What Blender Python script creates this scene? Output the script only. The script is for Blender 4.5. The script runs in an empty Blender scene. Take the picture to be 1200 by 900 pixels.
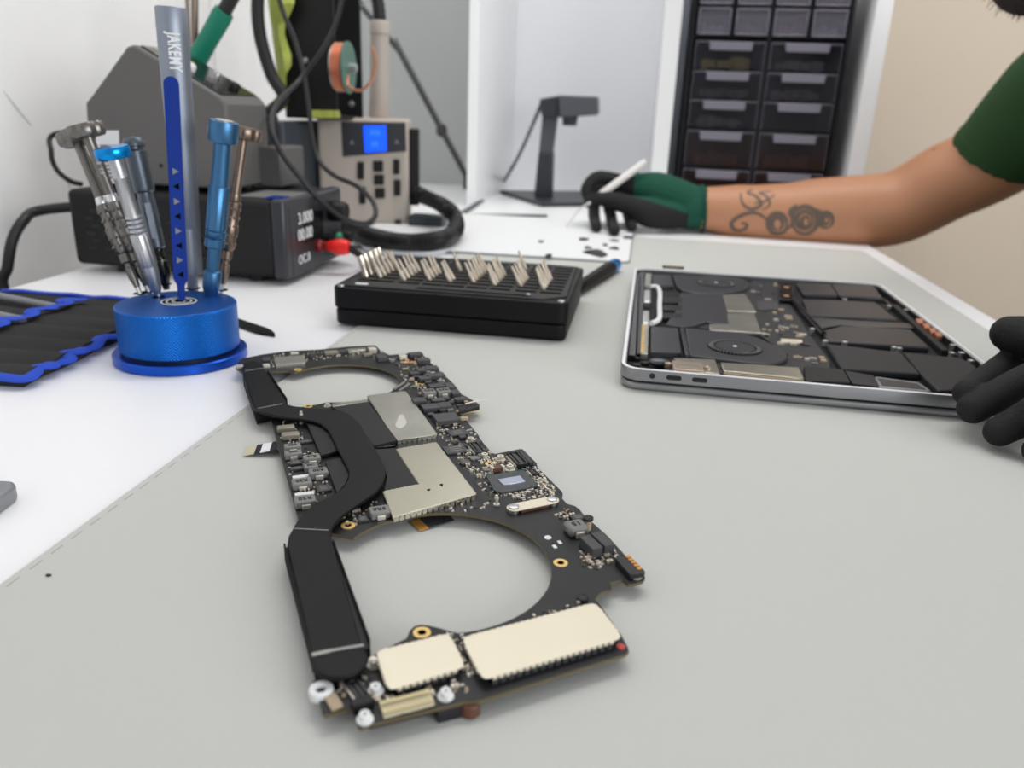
import bpy, bmesh, math, random
from mathutils import Vector as V, Matrix, Quaternion
from mathutils.bvhtree import BVHTree
from math import sin, cos, pi, radians, sqrt, atan2
rng = random.Random(7)
S = bpy.context.scene
COL = S.collection
# ------------------------------------------------------------------ camera (surveyed from the photograph)
FPX, PITCH, ROLL, CAMH = 926.2, .3332, .0377, .1643
fw = V((0, cos(PITCH), -sin(PITCH))); _r = V((1, 0, 0)); _u = _r.cross(fw)
RT = cos(ROLL)*_r + sin(ROLL)*_u; UP = -sin(ROLL)*_r + cos(ROLL)*_u
CAM = V((0, 0, CAMH))
def ray(x, y): return fw + ((x-600)/FPX)*RT - ((y-450)/FPX)*UP
def on(x, y, z=0.0):
    d = ray(x, y); return CAM + d*((z-CAMH)/d.z)
ANG = -.15                                   # the room and table are turned by this about z
EU = V((cos(ANG), sin(ANG), 0)); EV = V((-sin(ANG), cos(ANG), 0)); EZ = V((0, 0, 1))
def R(u, v, z=0.0): return EU*u + EV*v + EZ*z
def pln(x, y, n, c):
    d = ray(x, y); return CAM + d*((c-CAM.dot(n))/d.dot(n))
def atv(x, y, v): return pln(x, y, EV, v)
def atu(x, y, u): return pln(x, y, EU, u)
def aty(x, y, Y): return pln(x, y, V((0, 1, 0)), Y)
def uvz(p): return p.dot(EU), p.dot(EV), p.z
def depth(p): return (p-CAM).dot(fw)
cam_d = bpy.data.cameras.new('camera'); cam = bpy.data.objects.new('camera', cam_d); COL.objects.link(cam)
mm = Matrix((RT, UP, -fw)).transposed().to_4x4(); mm.translation = CAM; cam.matrix_world = mm
cam_d.sensor_width = 36; cam_d.lens = 36*FPX/1200; cam_d.clip_start = .01; cam_d.clip_end = 50
cam_d.dof.use_dof = True; cam_d.dof.focus_distance = .37; cam_d.dof.aperture_fstop = 10
S.camera = cam
# ------------------------------------------------------------------ materials
def lin(c): return tuple(((x/255/12.92) if x/255 <= .04045 else ((x/255+.055)/1.055)**2.4) for x in c)
MATS = {}
def mat(name, rgb, rough=.5, metal=0.0, bump=0.0, bscale=400, var=0.0, vscale=30, emit=0, alpha=1, trans=0, coat=0, stretch=None, spec=.5, sss=0):
    m = bpy.data.materials.new(name); m.use_nodes = True; nt = m.node_tree; b = nt.nodes['Principled BSDF']
    c = (*lin(rgb), 1); b.inputs['Base Color'].default_value = c
    b.inputs['Roughness'].default_value = rough; b.inputs['Metallic'].default_value = metal
    b.inputs['Specular IOR Level'].default_value = spec
    if coat: b.inputs['Coat Weight'].default_value = coat
    if trans: b.inputs['Transmission Weight'].default_value = trans
    if alpha < 1: b.inputs['Alpha'].default_value = alpha
    if sss:
        b.inputs['Subsurface Weight'].default_value = sss; b.inputs['Subsurface Radius'].default_value = (.01, .004, .002)
    if emit:
        b.inputs['Emission Color'].default_value = c; b.inputs['Emission Strength'].default_value = emit
    tc = nt.nodes.new('ShaderNodeTexCoord'); src = tc.outputs['Object']
    if stretch:
        mp = nt.nodes.new('ShaderNodeMapping'); mp.inputs['Scale'].default_value = stretch
        nt.links.new(src, mp.inputs['Vector']); src = mp.outputs['Vector']
    if var:
        n = nt.nodes.new('ShaderNodeTexNoise'); n.inputs['Scale'].default_value = vscale; n.inputs['Detail'].default_value = 5
        nt.links.new(src, n.inputs['Vector'])
        mx = nt.nodes.new('ShaderNodeMix'); mx.data_type = 'RGBA'
        lo = tuple(max(0, x*(1-var)) for x in c[:3])+(1,); hi = tuple(min(1, x*(1+var)) for x in c[:3])+(1,)
        mx.inputs['A'].default_value = lo; mx.inputs['B'].default_value = hi
        nt.links.new(n.outputs['Fac'], mx.inputs['Factor']); nt.links.new(mx.outputs['Result'], b.inputs['Base Color'])
    if bump:
        n = nt.nodes.new('ShaderNodeTexNoise'); n.inputs['Scale'].default_value = bscale; n.inputs['Detail'].default_value = 3
        nt.links.new(src, n.inputs['Vector'])
        bp = nt.nodes.new('ShaderNodeBump'); bp.inputs['Strength'].default_value = bump; bp.inputs['Distance'].default_value = .0006
        nt.links.new(n.outputs['Fac'], bp.inputs['Height']); nt.links.new(bp.outputs['Normal'], b.inputs['Normal'])
    MATS[name] = m
    return m
mat('wall', (241, 240, 239), .7, bump=.1, bscale=120, var=.02)
mat('wall_beige', (216, 201, 182), .8, bump=.15, bscale=300, var=.02)
mat('wall_grey', (182, 185, 184), .45, var=.03, vscale=3)
mat('wall_pale', (238, 239, 243), .6)
mat('floor', (120, 112, 104), .7, var=.1)
mat('white_lam', (240, 240, 242), .35, var=.01)
mat('white_shelf', (238, 239, 240), .4)
mat('mat_grey', (190, 191, 186), .62, bump=.25, bscale=900, var=.02, vscale=6)
mat('stitch', (165, 164, 158), .8)
mat('scuff', (233, 232, 231), .8)
mat('pad_edge_shade', (128, 130, 130), .6)
mat('pad', (232, 234, 234), .45)
mat('black', (15, 15, 16), .5, spec=.35)
mat('black_matte', (29, 29, 30), .7, bump=.2, bscale=900, spec=.3)
mat('black_gloss', (12, 12, 14), .18)
mat('black_case', (9, 9, 10), .5, spec=.22, bump=.1, bscale=1500)
mat('case_top', (44, 43, 42), .6, spec=.3)
mat('slot', (6, 6, 6), .9, spec=.1)
mat('rubber', (22, 22, 23), .6)
mat('steel', (226, 214, 197), .36, .85)
mat('silver', (186, 187, 188), .42, 1)
mat('bright_silver', (226, 226, 226), .28, 1)
mat('gun', (124, 121, 116), .36, 1)
mat('bronze', (134, 118, 106), .38, 1)
mat('slate', (104, 113, 124), .38, .9)
mat('tube_grey', (146, 153, 165), .5, .85)
mat('blue_knurl', (16, 102, 192), .32, .8, bump=.0)
mat('blue_anod', (26, 82, 188), .3, .8)
mat('blue_top', (22, 86, 166), .45, .6)
mat('blue_bar', (0, 44, 132), .55, 0, spec=.2)
mat('cyan_cap', (0, 140, 215), .25, .75)
mat('blue_tool', (70, 116, 156), .38, .9)
mat('fabric', (36, 36, 37), .95, bump=.8, bscale=1500, var=.25, vscale=400)
mat('blue_trim', (28, 70, 186), .85, bump=.5, bscale=1500)
mat('pcb', (31, 31, 33), .45, var=.25, vscale=60, spec=.35)
mat('pcb_edge', (92, 80, 56), .5)
mat('shield', (206, 201, 184), .32, 1, var=.13, vscale=28, bump=.15, bscale=40)  # tone noise stands in for cloudy reflections in the metal
mat('shield_grey', (190, 188, 178), .33, .9, var=.28, vscale=60)
mat('shield_cream', (222, 214, 194), .45, .4, var=.03, vscale=40)
mat('smudge', (204, 203, 194), .5, .8)
mat('cream_conn', (196, 186, 158), .5)
mat('pale_gold', (226, 212, 168), .4, .4)
mat('pipe', (18, 18, 19), .5, .0, bump=.08, bscale=2500, spec=.2)
mat('pipe_line', (150, 150, 148), .35, .9)
mat('plate_black', (26, 27, 29), .5, spec=.35)
mat('fin', (20, 20, 21), .6)
mat('inductor', (122, 122, 119), .55, .2, bump=.2, bscale=3000)
mat('inductor_tan', (138, 132, 118), .45, .4)
mat('dark_part', (62, 62, 64), .5)
mat('chip', (56, 57, 59), .42)
mat('chip_green', (20, 70, 64), .4)
mat('die', (170, 176, 192), .12, .8)
mat('gold', (228, 194, 124), .4, .5)
mat('orange_pad', (206, 148, 70), .4, .4)
mat('solder', (216, 210, 198), .35, .55)
mat('cap_tan', (166, 148, 122), .5)
mat('cap_brown', (92, 56, 40), .45)
mat('ink', (34, 34, 34), .8)
mat('white_ink', (225, 226, 226), .6)
mat('conn', (26, 25, 30), .35)
mat('alu', (148, 148, 150), .36, .8)
mat('alu_dark', (84, 86, 90), .38, .85)
mat('alu_highlight', (240, 240, 242), .3, .15)  # near-white: the laptop rim's highlight is put into its colour
mat('battery', (40, 40, 44), .42, var=.18, vscale=14)
mat('battery2', (34, 34, 37), .6, var=.15, vscale=14)
mat('lap_pcb', (40, 40, 43), .5, var=.4, vscale=120)
mat('fan', (50, 50, 54), .42)
mat('copper', (212, 146, 116), .4, .7)
mat('taupe', (168, 150, 136), .4, .6)
mat('grey_body', (94, 92, 90), .55)
mat('grey_body2', (88, 87, 86), .5)
mat('beige_body', (172, 162, 152), .5)
mat('slate_body', (52, 58, 63), .5)
mat('panel_dark', (46, 47, 52), .35)
mat('screen_blue', (12, 76, 245), .3, emit=1.2)
mat('screen_pale', (50, 122, 255), .3, emit=1.0)
mat('teal', (0, 122, 96), .5)
mat('red', (225, 30, 22), .35)
mat('red_mark', (196, 70, 66), .5)
mat('dark_red', (120, 14, 14), .4)
mat('green_plug', (20, 120, 84), .4)
mat('yellow_green', (160, 170, 74), .5, var=.45, vscale=55, stretch=(3, 3, .5))
mat('pale_green', (176, 182, 130), .55)
mat('spool_green', (70, 110, 96), .4)
mat('label', (226, 226, 228), .6)
mat('cable', (30, 30, 31), .5)
mat('scanner', (76, 79, 85), .4)
mat('scanner_dark', (46, 49, 56), .4)
mat('cab', (16, 15, 22), .4, spec=.3)
mat('drawer', (40, 37, 45), .14, alpha=.42)
mat('drawer_brown', (46, 35, 36), .14, alpha=.45)
mat('drawer_clear', (120, 118, 130), .16, alpha=.4)
mat('handle', (126, 124, 136), .18, alpha=.92)
mat('bay_grey', (128, 133, 142), .5)
mat('content_yellow', (206, 190, 120), .6)
mat('content_brown', (120, 78, 66), .6)
mat('content_grey', (150, 146, 154), .6)
mat('skin', (176, 125, 92), .5, bump=.12, bscale=500, var=.06, vscale=18, sss=.08)
mat('tattoo', (92, 78, 68), .6)
mat('shirt', (26, 62, 22), .92, bump=.5, bscale=900, var=.12, vscale=30)
mat('shirt_hem', (28, 64, 26), .92, bump=.5, bscale=900)
mat('hair', (34, 27, 24), .8, bump=1, bscale=300, var=.3, vscale=150)
mat('trousers', (40, 44, 56), .9)
mat('glove_black', (19, 19, 20), .75, spec=.4, bump=1.0, bscale=1100, var=.35, vscale=350)
mat('glove_green', (10, 84, 62), .9, bump=.8, bscale=1400, var=.25, vscale=600)
mat('glove_far_green', (4, 70, 52), .9, bump=.6, bscale=900, var=.12, vscale=300)
mat('pen', (214, 210, 206), .4)
mat('debris', (34, 34, 36), .5)
mat('light_grey_plastic', (130, 132, 136), .4, .3)
mat('eye', (30, 26, 24), .2)
mat('dish', (226, 230, 234), .3)
# knurled band on the holder and the tools: diamond pattern as a bump
def knurl(name, scale):
    m = MATS[name]; nt = m.node_tree; b = nt.nodes['Principled BSDF']
    tc = nt.nodes.new('ShaderNodeTexCoord'); sx = nt.nodes.new('ShaderNodeSeparateXYZ')
    nt.links.new(tc.outputs['Object'], sx.inputs[0])
    at = nt.nodes.new('ShaderNodeMath'); at.operation = 'ARCTAN2'
    nt.links.new(sx.outputs['Y'], at.inputs[0]); nt.links.new(sx.outputs['X'], at.inputs[1])
    res = []
    for sg in (1, -1):
        a = nt.nodes.new('ShaderNodeMath'); a.operation = 'MULTIPLY'; a.inputs[1].default_value = scale[0]
        nt.links.new(at.outputs[0], a.inputs[0])
        z = nt.nodes.new('ShaderNodeMath'); z.operation = 'MULTIPLY_ADD'; z.inputs[1].default_value = sg*scale[1]
        nt.links.new(sx.outputs['Z'], z.inputs[0]); nt.links.new(a.outputs[0], z.inputs[2])
        s = nt.nodes.new('ShaderNodeMath'); s.operation = 'SINE'; nt.links.new(z.outputs[0], s.inputs[0]); res.append(s)
    mx = nt.nodes.new('ShaderNodeMath'); mx.operation = 'MAXIMUM'
    nt.links.new(res[0].outputs[0], mx.inputs[0]); nt.links.new(res[1].outputs[0], mx.inputs[1])
    bp = nt.nodes.new('ShaderNodeBump'); bp.inputs['Strength'].default_value = .55; bp.inputs['Distance'].default_value = .0005
    nt.links.new(mx.outputs[0], bp.inputs['Height']); nt.links.new(bp.outputs['Normal'], b.inputs['Normal'])
knurl('blue_knurl', (110, 3000))
# ------------------------------------------------------------------ mesh helpers (all points in world metres)
def nb(): return bmesh.new()
def frame(d):
    d = V(d).normalized(); a = V((0, 0, 1)) if abs(d.z) < .95 else V((1, 0, 0))
    x = a.cross(d).normalized(); return x, d.cross(x), d
def box(bm, c, s, rz=0.0, M=None):
    c = V(c); hx, hy, hz = s[0]/2, s[1]/2, s[2]/2; vs = []
    Mx = M if M is not None else Matrix.Rotation(rz, 3, 'Z')
    for z in (-hz, hz):
        for x, y in ((-hx, -hy), (hx, -hy), (hx, hy), (-hx, hy)): vs.append(bm.verts.new(c+Mx @ V((x, y, z))))
    for f in ((3, 2, 1, 0), (4, 5, 6, 7), (0, 1, 5, 4), (1, 2, 6, 5), (2, 3, 7, 6), (3, 0, 4, 7)): bm.faces.new([vs[i] for i in f])
def rbox(bm, u0, u1, v0, v1, z0, z1):        # a box in room axes
    box(bm, R((u0+u1)/2, (v0+v1)/2, (z0+z1)/2), (abs(u1-u0), abs(v1-v0), abs(z1-z0)), ANG)
def area2(p): return sum(p[i][0]*p[(i+1) % len(p)][1]-p[(i+1) % len(p)][0]*p[i][1] for i in range(len(p)))
def prism(bm, pts, z0, z1):                  # pts: xy polygon
    pts = [(p[0], p[1]) for p in pts]
    if area2(pts) < 0: pts = pts[::-1]
    lo = [bm.verts.new((x, y, z0)) for x, y in pts]; hi = [bm.verts.new((x, y, z1)) for x, y in pts]
    n = len(pts)
    bm.faces.new(hi); bm.faces.new(lo[::-1])
    for i in range(n): bm.faces.new((lo[i], lo[(i+1) % n], hi[(i+1) % n], hi[i]))
def slab(bm, pts, off):                      # polygon of 3d points pushed along off
    a = [bm.verts.new(p) for p in pts]; b = [bm.verts.new(V(p)+off) for p in pts]; n = len(pts)
    bm.faces.new(a); bm.faces.new(b[::-1])
    for i in range(n): bm.faces.new((a[i], b[i], b[(i+1) % n], a[(i+1) % n]))
def rings(bm, rs, cap=True, close=False):
    vs = [[bm.verts.new(p) for p in r] for r in rs]; n = len(vs[0]); m = len(vs)
    for j in range(m if close else m-1):
        a, b = vs[j], vs[(j+1) % m]
        for i in range(n): bm.faces.new((a[i], a[(i+1) % n], b[(i+1) % n], b[i]))
    if cap and not close: bm.faces.new(vs[0][::-1]); bm.faces.new(vs[-1])
def lathe(bm, prof, o, d=(0, 0, 1), n=28, lob=None):
    x, y, z = frame(d); o = V(o); rs = []
    for r, h in prof:
        ring = []
        for i in range(n):
            a = 2*pi*i/n; rr = max(r, 1e-5)*(lob(a) if lob else 1)
            ring.append(o+z*h+x*(rr*cos(a))+y*(rr*sin(a)))
        rs.append(ring)
    rings(bm, rs)
def cyl(bm, a, b, r, r2=None, n=20): 
    a, b = V(a), V(b); lathe(bm, [(r, 0), (r if r2 is None else r2, (b-a).length)], a, b-a, n)
def spline(pts, k=8):
    pts = [V(p) for p in pts]; out = []
    for i in range(len(pts)-1):
        p0 = pts[max(i-1, 0)]; p1 = pts[i]; p2 = pts[i+1]; p3 = pts[min(i+2, len(pts)-1)]
        for j in range(k):
            t = j/k; out.append(.5*((2*p1)+(p2-p0)*t+(2*p0-5*p1+4*p2-p3)*t*t+(3*p1-p0-3*p2+p3)*t**3))
    out.append(pts[-1]); return out
def tube(bm, pts, r, n=10, rf=None):
    pts = [V(p) for p in pts]; m = len(pts); rs = []; px = None
    for i, p in enumerate(pts):
        d = (pts[min(i+1, m-1)]-pts[max(i-1, 0)]).normalized()
        x = frame(d)[0] if px is None else (px-d*px.dot(d)).normalized()
        px = x; y = d.cross(x); rr = r if rf is None else rf(i/(m-1))
        rs.append([p+x*(rr*cos(2*pi*k/n))+y*(rr*sin(2*pi*k/n)) for k in range(n)])
    rings(bm, rs)
def ball(bm, c, r, n=16, s=(1, 1, 1)):
    ret = bmesh.ops.create_uvsphere(bm, u_segments=n, v_segments=n//2+2, radius=r)
    for v in ret['verts']: v.co = V((v.co.x*s[0], v.co.y*s[1], v.co.z*s[2]))+V(c)
def limb(bm, pts, rad, k=6, n=18, flat=1.0, side=None):   # a tapered limb with round ends through joint points
    P = spline(pts, k); m = len(P); rs = []; px = None
    def rr(t):
        f = t*(len(rad)-1); i = min(int(f), len(rad)-2); w = f-i; w = w*w*(3-2*w); return rad[i]*(1-w)+rad[i+1]*w
    seq = []
    d0 = (P[1]-P[0]).normalized(); d1 = (P[-1]-P[-2]).normalized(); r0 = rr(0); r1 = rr(1)
    for a in (85, 60, 35, 15): seq.append((P[0]-d0*r0*sin(radians(a)), d0, r0*cos(radians(a))))
    for i, p in enumerate(P): seq.append((p, (P[min(i+1, m-1)]-P[max(i-1, 0)]).normalized(), rr(i/(m-1))))
    for a in (15, 35, 60, 85): seq.append((P[-1]+d1*r1*sin(radians(a)), d1, r1*cos(radians(a))))
    for p, d, r in seq:
        x = (V(side)-d*V(side).dot(d)).normalized() if side is not None else (frame(d)[0] if px is None else (px-d*px.dot(d)).normalized())
        px = x; y = d.cross(x)
        rs.append([p+x*(r*cos(2*pi*q/n))+y*(r*flat*sin(2*pi*q/n)) for q in range(n)])
    rings(bm, rs)
WM = {}                                       # world matrices of the Empties
def thing(name, label, cat, loc, rz=0.0, group=None, kind=None):
    o = bpy.data.objects.new(name, None); COL.objects.link(o); o.empty_display_size = .01
    o.location = loc; o.rotation_euler = (0, 0, rz); WM[o] = Matrix.Translation(V(loc)) @ Matrix.Rotation(rz, 4, 'Z')
    tag(o, label, cat, group, kind); return o
def tag(o, label=None, cat=None, group=None, kind=None):
    if label: o['label'] = label
    if cat: o['category'] = cat
    if group: o['group'] = group
    if kind: o['kind'] = kind
    return o
def obj(name, bm, m, parent=None, bev=0, smooth=35, seg=2, label=None, kind=None, origin=None):
    """bm is in world metres; the object's origin goes to its parent's origin (or `origin`)."""
    bmesh.ops.recalc_face_normals(bm, faces=bm.faces)
    ml = m if isinstance(m, (list, tuple)) else [m]
    W = WM[parent] if parent is not None else Matrix.Translation(V(origin) if origin is not None else V((0, 0, 0)))
    bm.transform(W.inverted())
    me = bpy.data.meshes.new(name); bm.to_mesh(me); bm.free()
    for x in ml: me.materials.append(MATS[x] if isinstance(x, str) else x)
    me.shade_smooth(); me.set_sharp_from_angle(angle=radians(smooth))
    o = bpy.data.objects.new(name, me); COL.objects.link(o)
    if parent is not None: o.parent = parent; WM[o] = W
    else: o.location = W.translation; WM[o] = W
    if bev:
        b = o.modifiers.new('bevel', 'BEVEL'); b.width = bev; b.segments = seg; b.limit_method = 'ANGLE'; b.angle_limit = radians(40)
        b.harden_normals = False
    return tag(o, label, kind=kind)
def struct(name, bm, m, **k): return tag(obj(name, bm, m, **k), kind='structure')
def bake(o, mods):
    for t, kw in mods:
        md = o.modifiers.new(t, t)
        for a, b in kw.items(): setattr(md, a, b)
    bpy.context.view_layer.update()
    dg = bpy.context.evaluated_depsgraph_get(); me = bpy.data.meshes.new_from_object(o.evaluated_get(dg))
    o.modifiers.clear(); o.data = me; me.shade_smooth(); return o
def text(s, size, M, thick=.0002, sx=1.0, bold=.012):
    """lettering as a bmesh: laid in M's xy plane, centred"""
    cu = bpy.data.curves.new('t', 'FONT'); cu.body = s; cu.size = size; cu.align_x = 'CENTER'; cu.align_y = 'CENTER'; cu.extrude = thick/2; cu.offset = bold*size; cu.space_character = 1.0+bold*4
    t = bpy.data.objects.new('t', cu); COL.objects.link(t); bpy.context.view_layer.update()
    me = bpy.data.meshes.new_from_object(t.evaluated_get(bpy.context.evaluated_depsgraph_get()))
    bm = nb(); bm.from_mesh(me); bpy.data.objects.remove(t); bpy.data.meshes.remove(me)
    bm.transform(M @ Matrix.Diagonal((sx, 1, 1, 1))); return bm
def axes(o, x, y):                             # 4x4 with given x, y directions
    x = V(x).normalized(); z = x.cross(V(y)).normalized(); y = z.cross(x)
    m = Matrix((x, y, z)).transposed().to_4x4(); m.translation = V(o); return m
# ================================================================== THE SETTING
b = nb(); rbox(b, -.70, -.66, -1.2, 1.86, -.75, 1.75); wl = struct('wall_left', b, 'wall')
b = nb(); rbox(b, -.70, 2.7, 1.82, 1.88, -.75, 1.75); struct('wall_back', b, 'wall_beige')
b = nb(); rbox(b, -.70, 2.7, -1.2, 1.86, -.79, -.75); struct('floor', b, 'floor')
b = nb(); jv = uvz(atu(249, 30, -.66))[1]; rbox(b, -.66, -.6565, jv-.005, jv+.005, -.75, 1.75); struct('trim_1', b, 'wall', bev=.001)
# pencil-grey scuffs on the left wall
b = nb()
for pts in (((3, 105), (20, 126), (37, 147)), ((60, 192), (75, 205), (84, 222))):
    P = spline([atu(x, y, -.6598) for x, y in pts], 6); tube(b, P, .0009, 6, rf=lambda t: .0004+.0012*sin(pi*t))
obj('scuff_mark', b, 'scuff', wl)
# desk
t = thing('desk', 'white laminate workbench topped with a large grey mat', 'desk', R(-.1, .5, -.75))
b = nb(); rbox(b, -.545, .328, -.35, 1.285, -.028, 0); obj('desktop', b, 'white_lam', t, bev=.002)
for u in (-.49, .285):
    for v in (-.3, 1.24):
        b = nb(); rbox(b, u-.025, u+.025, v-.025, v+.025, -.75, -.028); obj('leg', b, 'white_lam', t, bev=.002)
b = nb()
def rrect(u0, u1, v0, v1, r, n=6):
    out = []
    for cu, cv, a0 in ((u1-r, v0+r, -90), (u1-r, v1-r, 0), (u0+r, v1-r, 90), (u0+r, v0+r, 180)):
        for i in range(n+1):
            a = radians(a0+90*i/n); out.append((cu+r*cos(a), cv+r*sin(a)))
    return out
prism(b, [R(*p).xy for p in rrect(-.2095, .302, -.33, 1.137, .012)], .0001, .0017)
dm = obj('desk_mat', b, 'mat_grey', bev=.0005); tag(dm, 'large smooth grey desk mat lying on the white bench', 'mat')
MZ = .0017
b = nb()
for i in range(130):
    v = -.3+.011*i; u = -.2060
    rbox(b, u-.00022, u+.00022, v, v+.0062, MZ, MZ+.00012)
obj('stitching', b, 'stitch', dm)
c = on(57, 675, MZ); b = nb(); ball(b, c+V((0, 0, .0004)), .0009, 8, (1.2, .8, .5)); tag(obj('crumb', b, 'debris', origin=c), 'tiny dark crumb lying alone near the left edge of the grey mat', 'crumb')
# shelving unit behind the desk
t = thing('shelving_unit', 'white open shelving unit with three bays standing behind the desk', 'shelf', R(0, 1.6, -.75))
for u0, u1 in ((-.308, -.291), (.012, .039), (.331, .356)):
    b = nb(); rbox(b, u0, u1, 1.41, 1.80, -.75, 1.3); obj('side_panel', b, 'white_shelf', t, bev=.001)
b = nb(); rbox(b, -.655, .356, 1.295, 1.80, -.03, 0); obj('base_shelf', b, 'white_shelf', t, bev=.0015)
for u0, u1, m in ((-.655, -.308, 'wall_grey'), (-.291, .012, 'wall_pale'), (.039, .331, 'bay_grey')):
    b = nb(); rbox(b, u0, u1, 1.80, 1.815, -.03, 1.3); obj('back_panel', b, m, t)

# ================================================================== THE LOGIC BOARD
ZT = .0072; PT = .0012
def inside(p, poly):
    r = False; n = len(poly); j = n-1
    for i in range(n):
        a, c = poly[i], poly[j]
        if (a[1] > p[1]) != (c[1] > p[1]) and p[0] < (c[0]-a[0])*(p[1]-a[1])/(c[1]-a[1])+a[0]: r = not r
        j = i
    return r
def B(x, y, h=0.0): return on(x, y, ZT+h)
def BP(pts, h=0.0): return [B(x, y, h).xy for x, y in pts]
BE = V((cos(.393), sin(.393), 0)); BF = V((-sin(.393), cos(.393), 0)); BR = .393
bo = B(480, 620); bo.z = MZ
board = thing('logic_board', 'long black computer circuit board with two round fan cutouts lying on the grey mat', 'circuit board', bo)
def fitc(pts):
    P = [B(x, y).xy for x, y in pts]; n = len(P)
    # least squares circle
    sx = sum(p.x for p in P)/n; sy = sum(p.y for p in P)/n
    suu = svv = suv = suuu = svvv = suvv = svuu = 0
    for p in P:
        u, v = p.x-sx, p.y-sy
        suu += u*u; svv += v*v; suv += u*v; suuu += u**3; svvv += v**3; suvv += u*v*v; svuu += v*u*u
    d = suu*svv-suv*suv; a = .5*(suuu+suvv); c = .5*(svvv+svuu)
    uc = (a*svv-c*suv)/d; vc = (c*suu-a*suv)/d
    return V((uc+sx, vc+sy)), sqrt(uc*uc+vc*vc+(suu+svv)/n)
H1 = [(345, 440), (380, 428), (420, 427), (450, 433), (467, 440), (468, 447), (455, 457), (420, 468), (380, 474)]
H2 = [(400, 628), (460, 614), (510, 605), (560, 607), (610, 620), (640, 642), (652, 670), (640, 700), (620, 715), (590, 727), (545, 734)]
c1, r1 = fitc(H1); c2, r2 = fitc(H2)
def arc(c, r, p, q, n=40, cw=False):
    a = atan2(p[1]-c.y, p[0]-c.x); e = atan2(q[1]-c.y, q[0]-c.x)
    if cw:
        while e > a: e -= 2*pi
    else:
        while e < a: e += 2*pi
    return [V((c.x+r*cos(a+(e-a)*i/n), c.y+r*sin(a+(e-a)*i/n))) for i in range(n+1)]
far_edge = [(276, 431), (280, 423), (284, 420), (307, 415.5), (335, 411.5), (375, 409.5), (410, 406), (440, 404.5), (446, 411), (456, 416), (477, 414.5), (492, 412), (504, 424), (520, 439), (532, 450), (541, 462), (549, 466), (562, 474), (562, 477.5), (538, 484),
            (551, 498), (561, 510.5), (562.5, 514.5), (576, 530.5), (580, 532), (610, 526), (612.5, 526.5), (629, 543), (630, 548), (658.5, 576), (659.6, 579), (658.6, 584), (664.5, 590.5), (674, 593), (679, 597), (684.5, 603.5), (713, 629), (731, 649), (747, 667), (755, 673), (756, 677), (753, 681), (742, 684.5), (736, 685), (730, 679), (714.7, 682.7), (716, 686), (716.5, 691), (708, 692.5), (702, 696), (697, 703), (700.5, 705), (728, 744), (736, 759), (737, 763), (733, 766.5), (560, 821.5), (545, 821.7),
            (427, 850.5), (422.7, 853.5), (418, 849), (413, 829), (381, 838), (377, 834), (375, 822), (367, 812), (365, 804), (367, 798), (400, 780), (430, 771), (441, 766), (468, 752), (476, 748.5), (481, 738), (485.5, 734), (493, 732), (501, 732.8), (513, 735.6)]
outline = BP(far_edge)
outline += arc(c2, r2, B(535, 735).xy, B(405, 627).xy, 56)
outline += BP([(388, 625), (384, 621), (349, 607), (317.5, 491.5), (355, 476.5), (372, 474)])
outline += arc(c1, r1, B(382, 473.5).xy, B(350, 437).xy, 56)
outline += BP([(345, 436.5), (338, 434.5), (317, 435), (300, 436), (284, 437)])
b = nb(); prism(b, outline, ZT-PT, ZT)
for f in b.faces: f.material_index = 0 if abs(f.normal.z) > .9 else 1
b.normal_update()
for f in b.faces: f.material_index = 0 if abs(f.normal.z) > .9 else 1
pcb = obj('printed_circuit_board', b, ['pcb', 'pcb_edge'], board, smooth=20)
PCB = pcb
# things on the underside that hold the board off the mat
for x, y, w, l in ((640, 735, .022, .012), (470, 815, .02, .008), (600, 560, .014, .014), (420, 600, .012, .008), (500, 440, .012, .012), (320, 424, .014, .008), (690, 660, .012, .01), (530, 830-14, .01, .006)):
    p = B(x, y); b = nb(); box(b, (p.x, p.y, (MZ+ZT-PT)/2), (w, l, ZT-PT-MZ), BR); obj('underside_connector', b, 'conn', board)
p = B(551, 817); b = nb(); cyl(b, (p.x, p.y, MZ), (p.x, p.y, ZT-PT), .0030, n=18); obj('barrel_post', b, 'cap_brown', board, bev=.0004)

def quad(name, pts, h0, h1, m, bev=.0003, label=None, parent=board, seg=2):
    bm = nb(); prism(bm, BP(pts, h1), ZT+h0, ZT+h1); return obj(name, bm, m, parent, bev=bev, label=label, seg=seg)
def part(name, x, y, w, l, h, m, rot=0.0, bev=.0003, h0=0.0, label=None, parent=board, mm=True):
    p = B(x, y, h0+h); bm = nb(); box(bm, (p.x, p.y, ZT+h0+h/2), (w/1e3, l/1e3, h), BR+rot)
    return obj(name, bm, m, parent, bev=bev, label=label)
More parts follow.
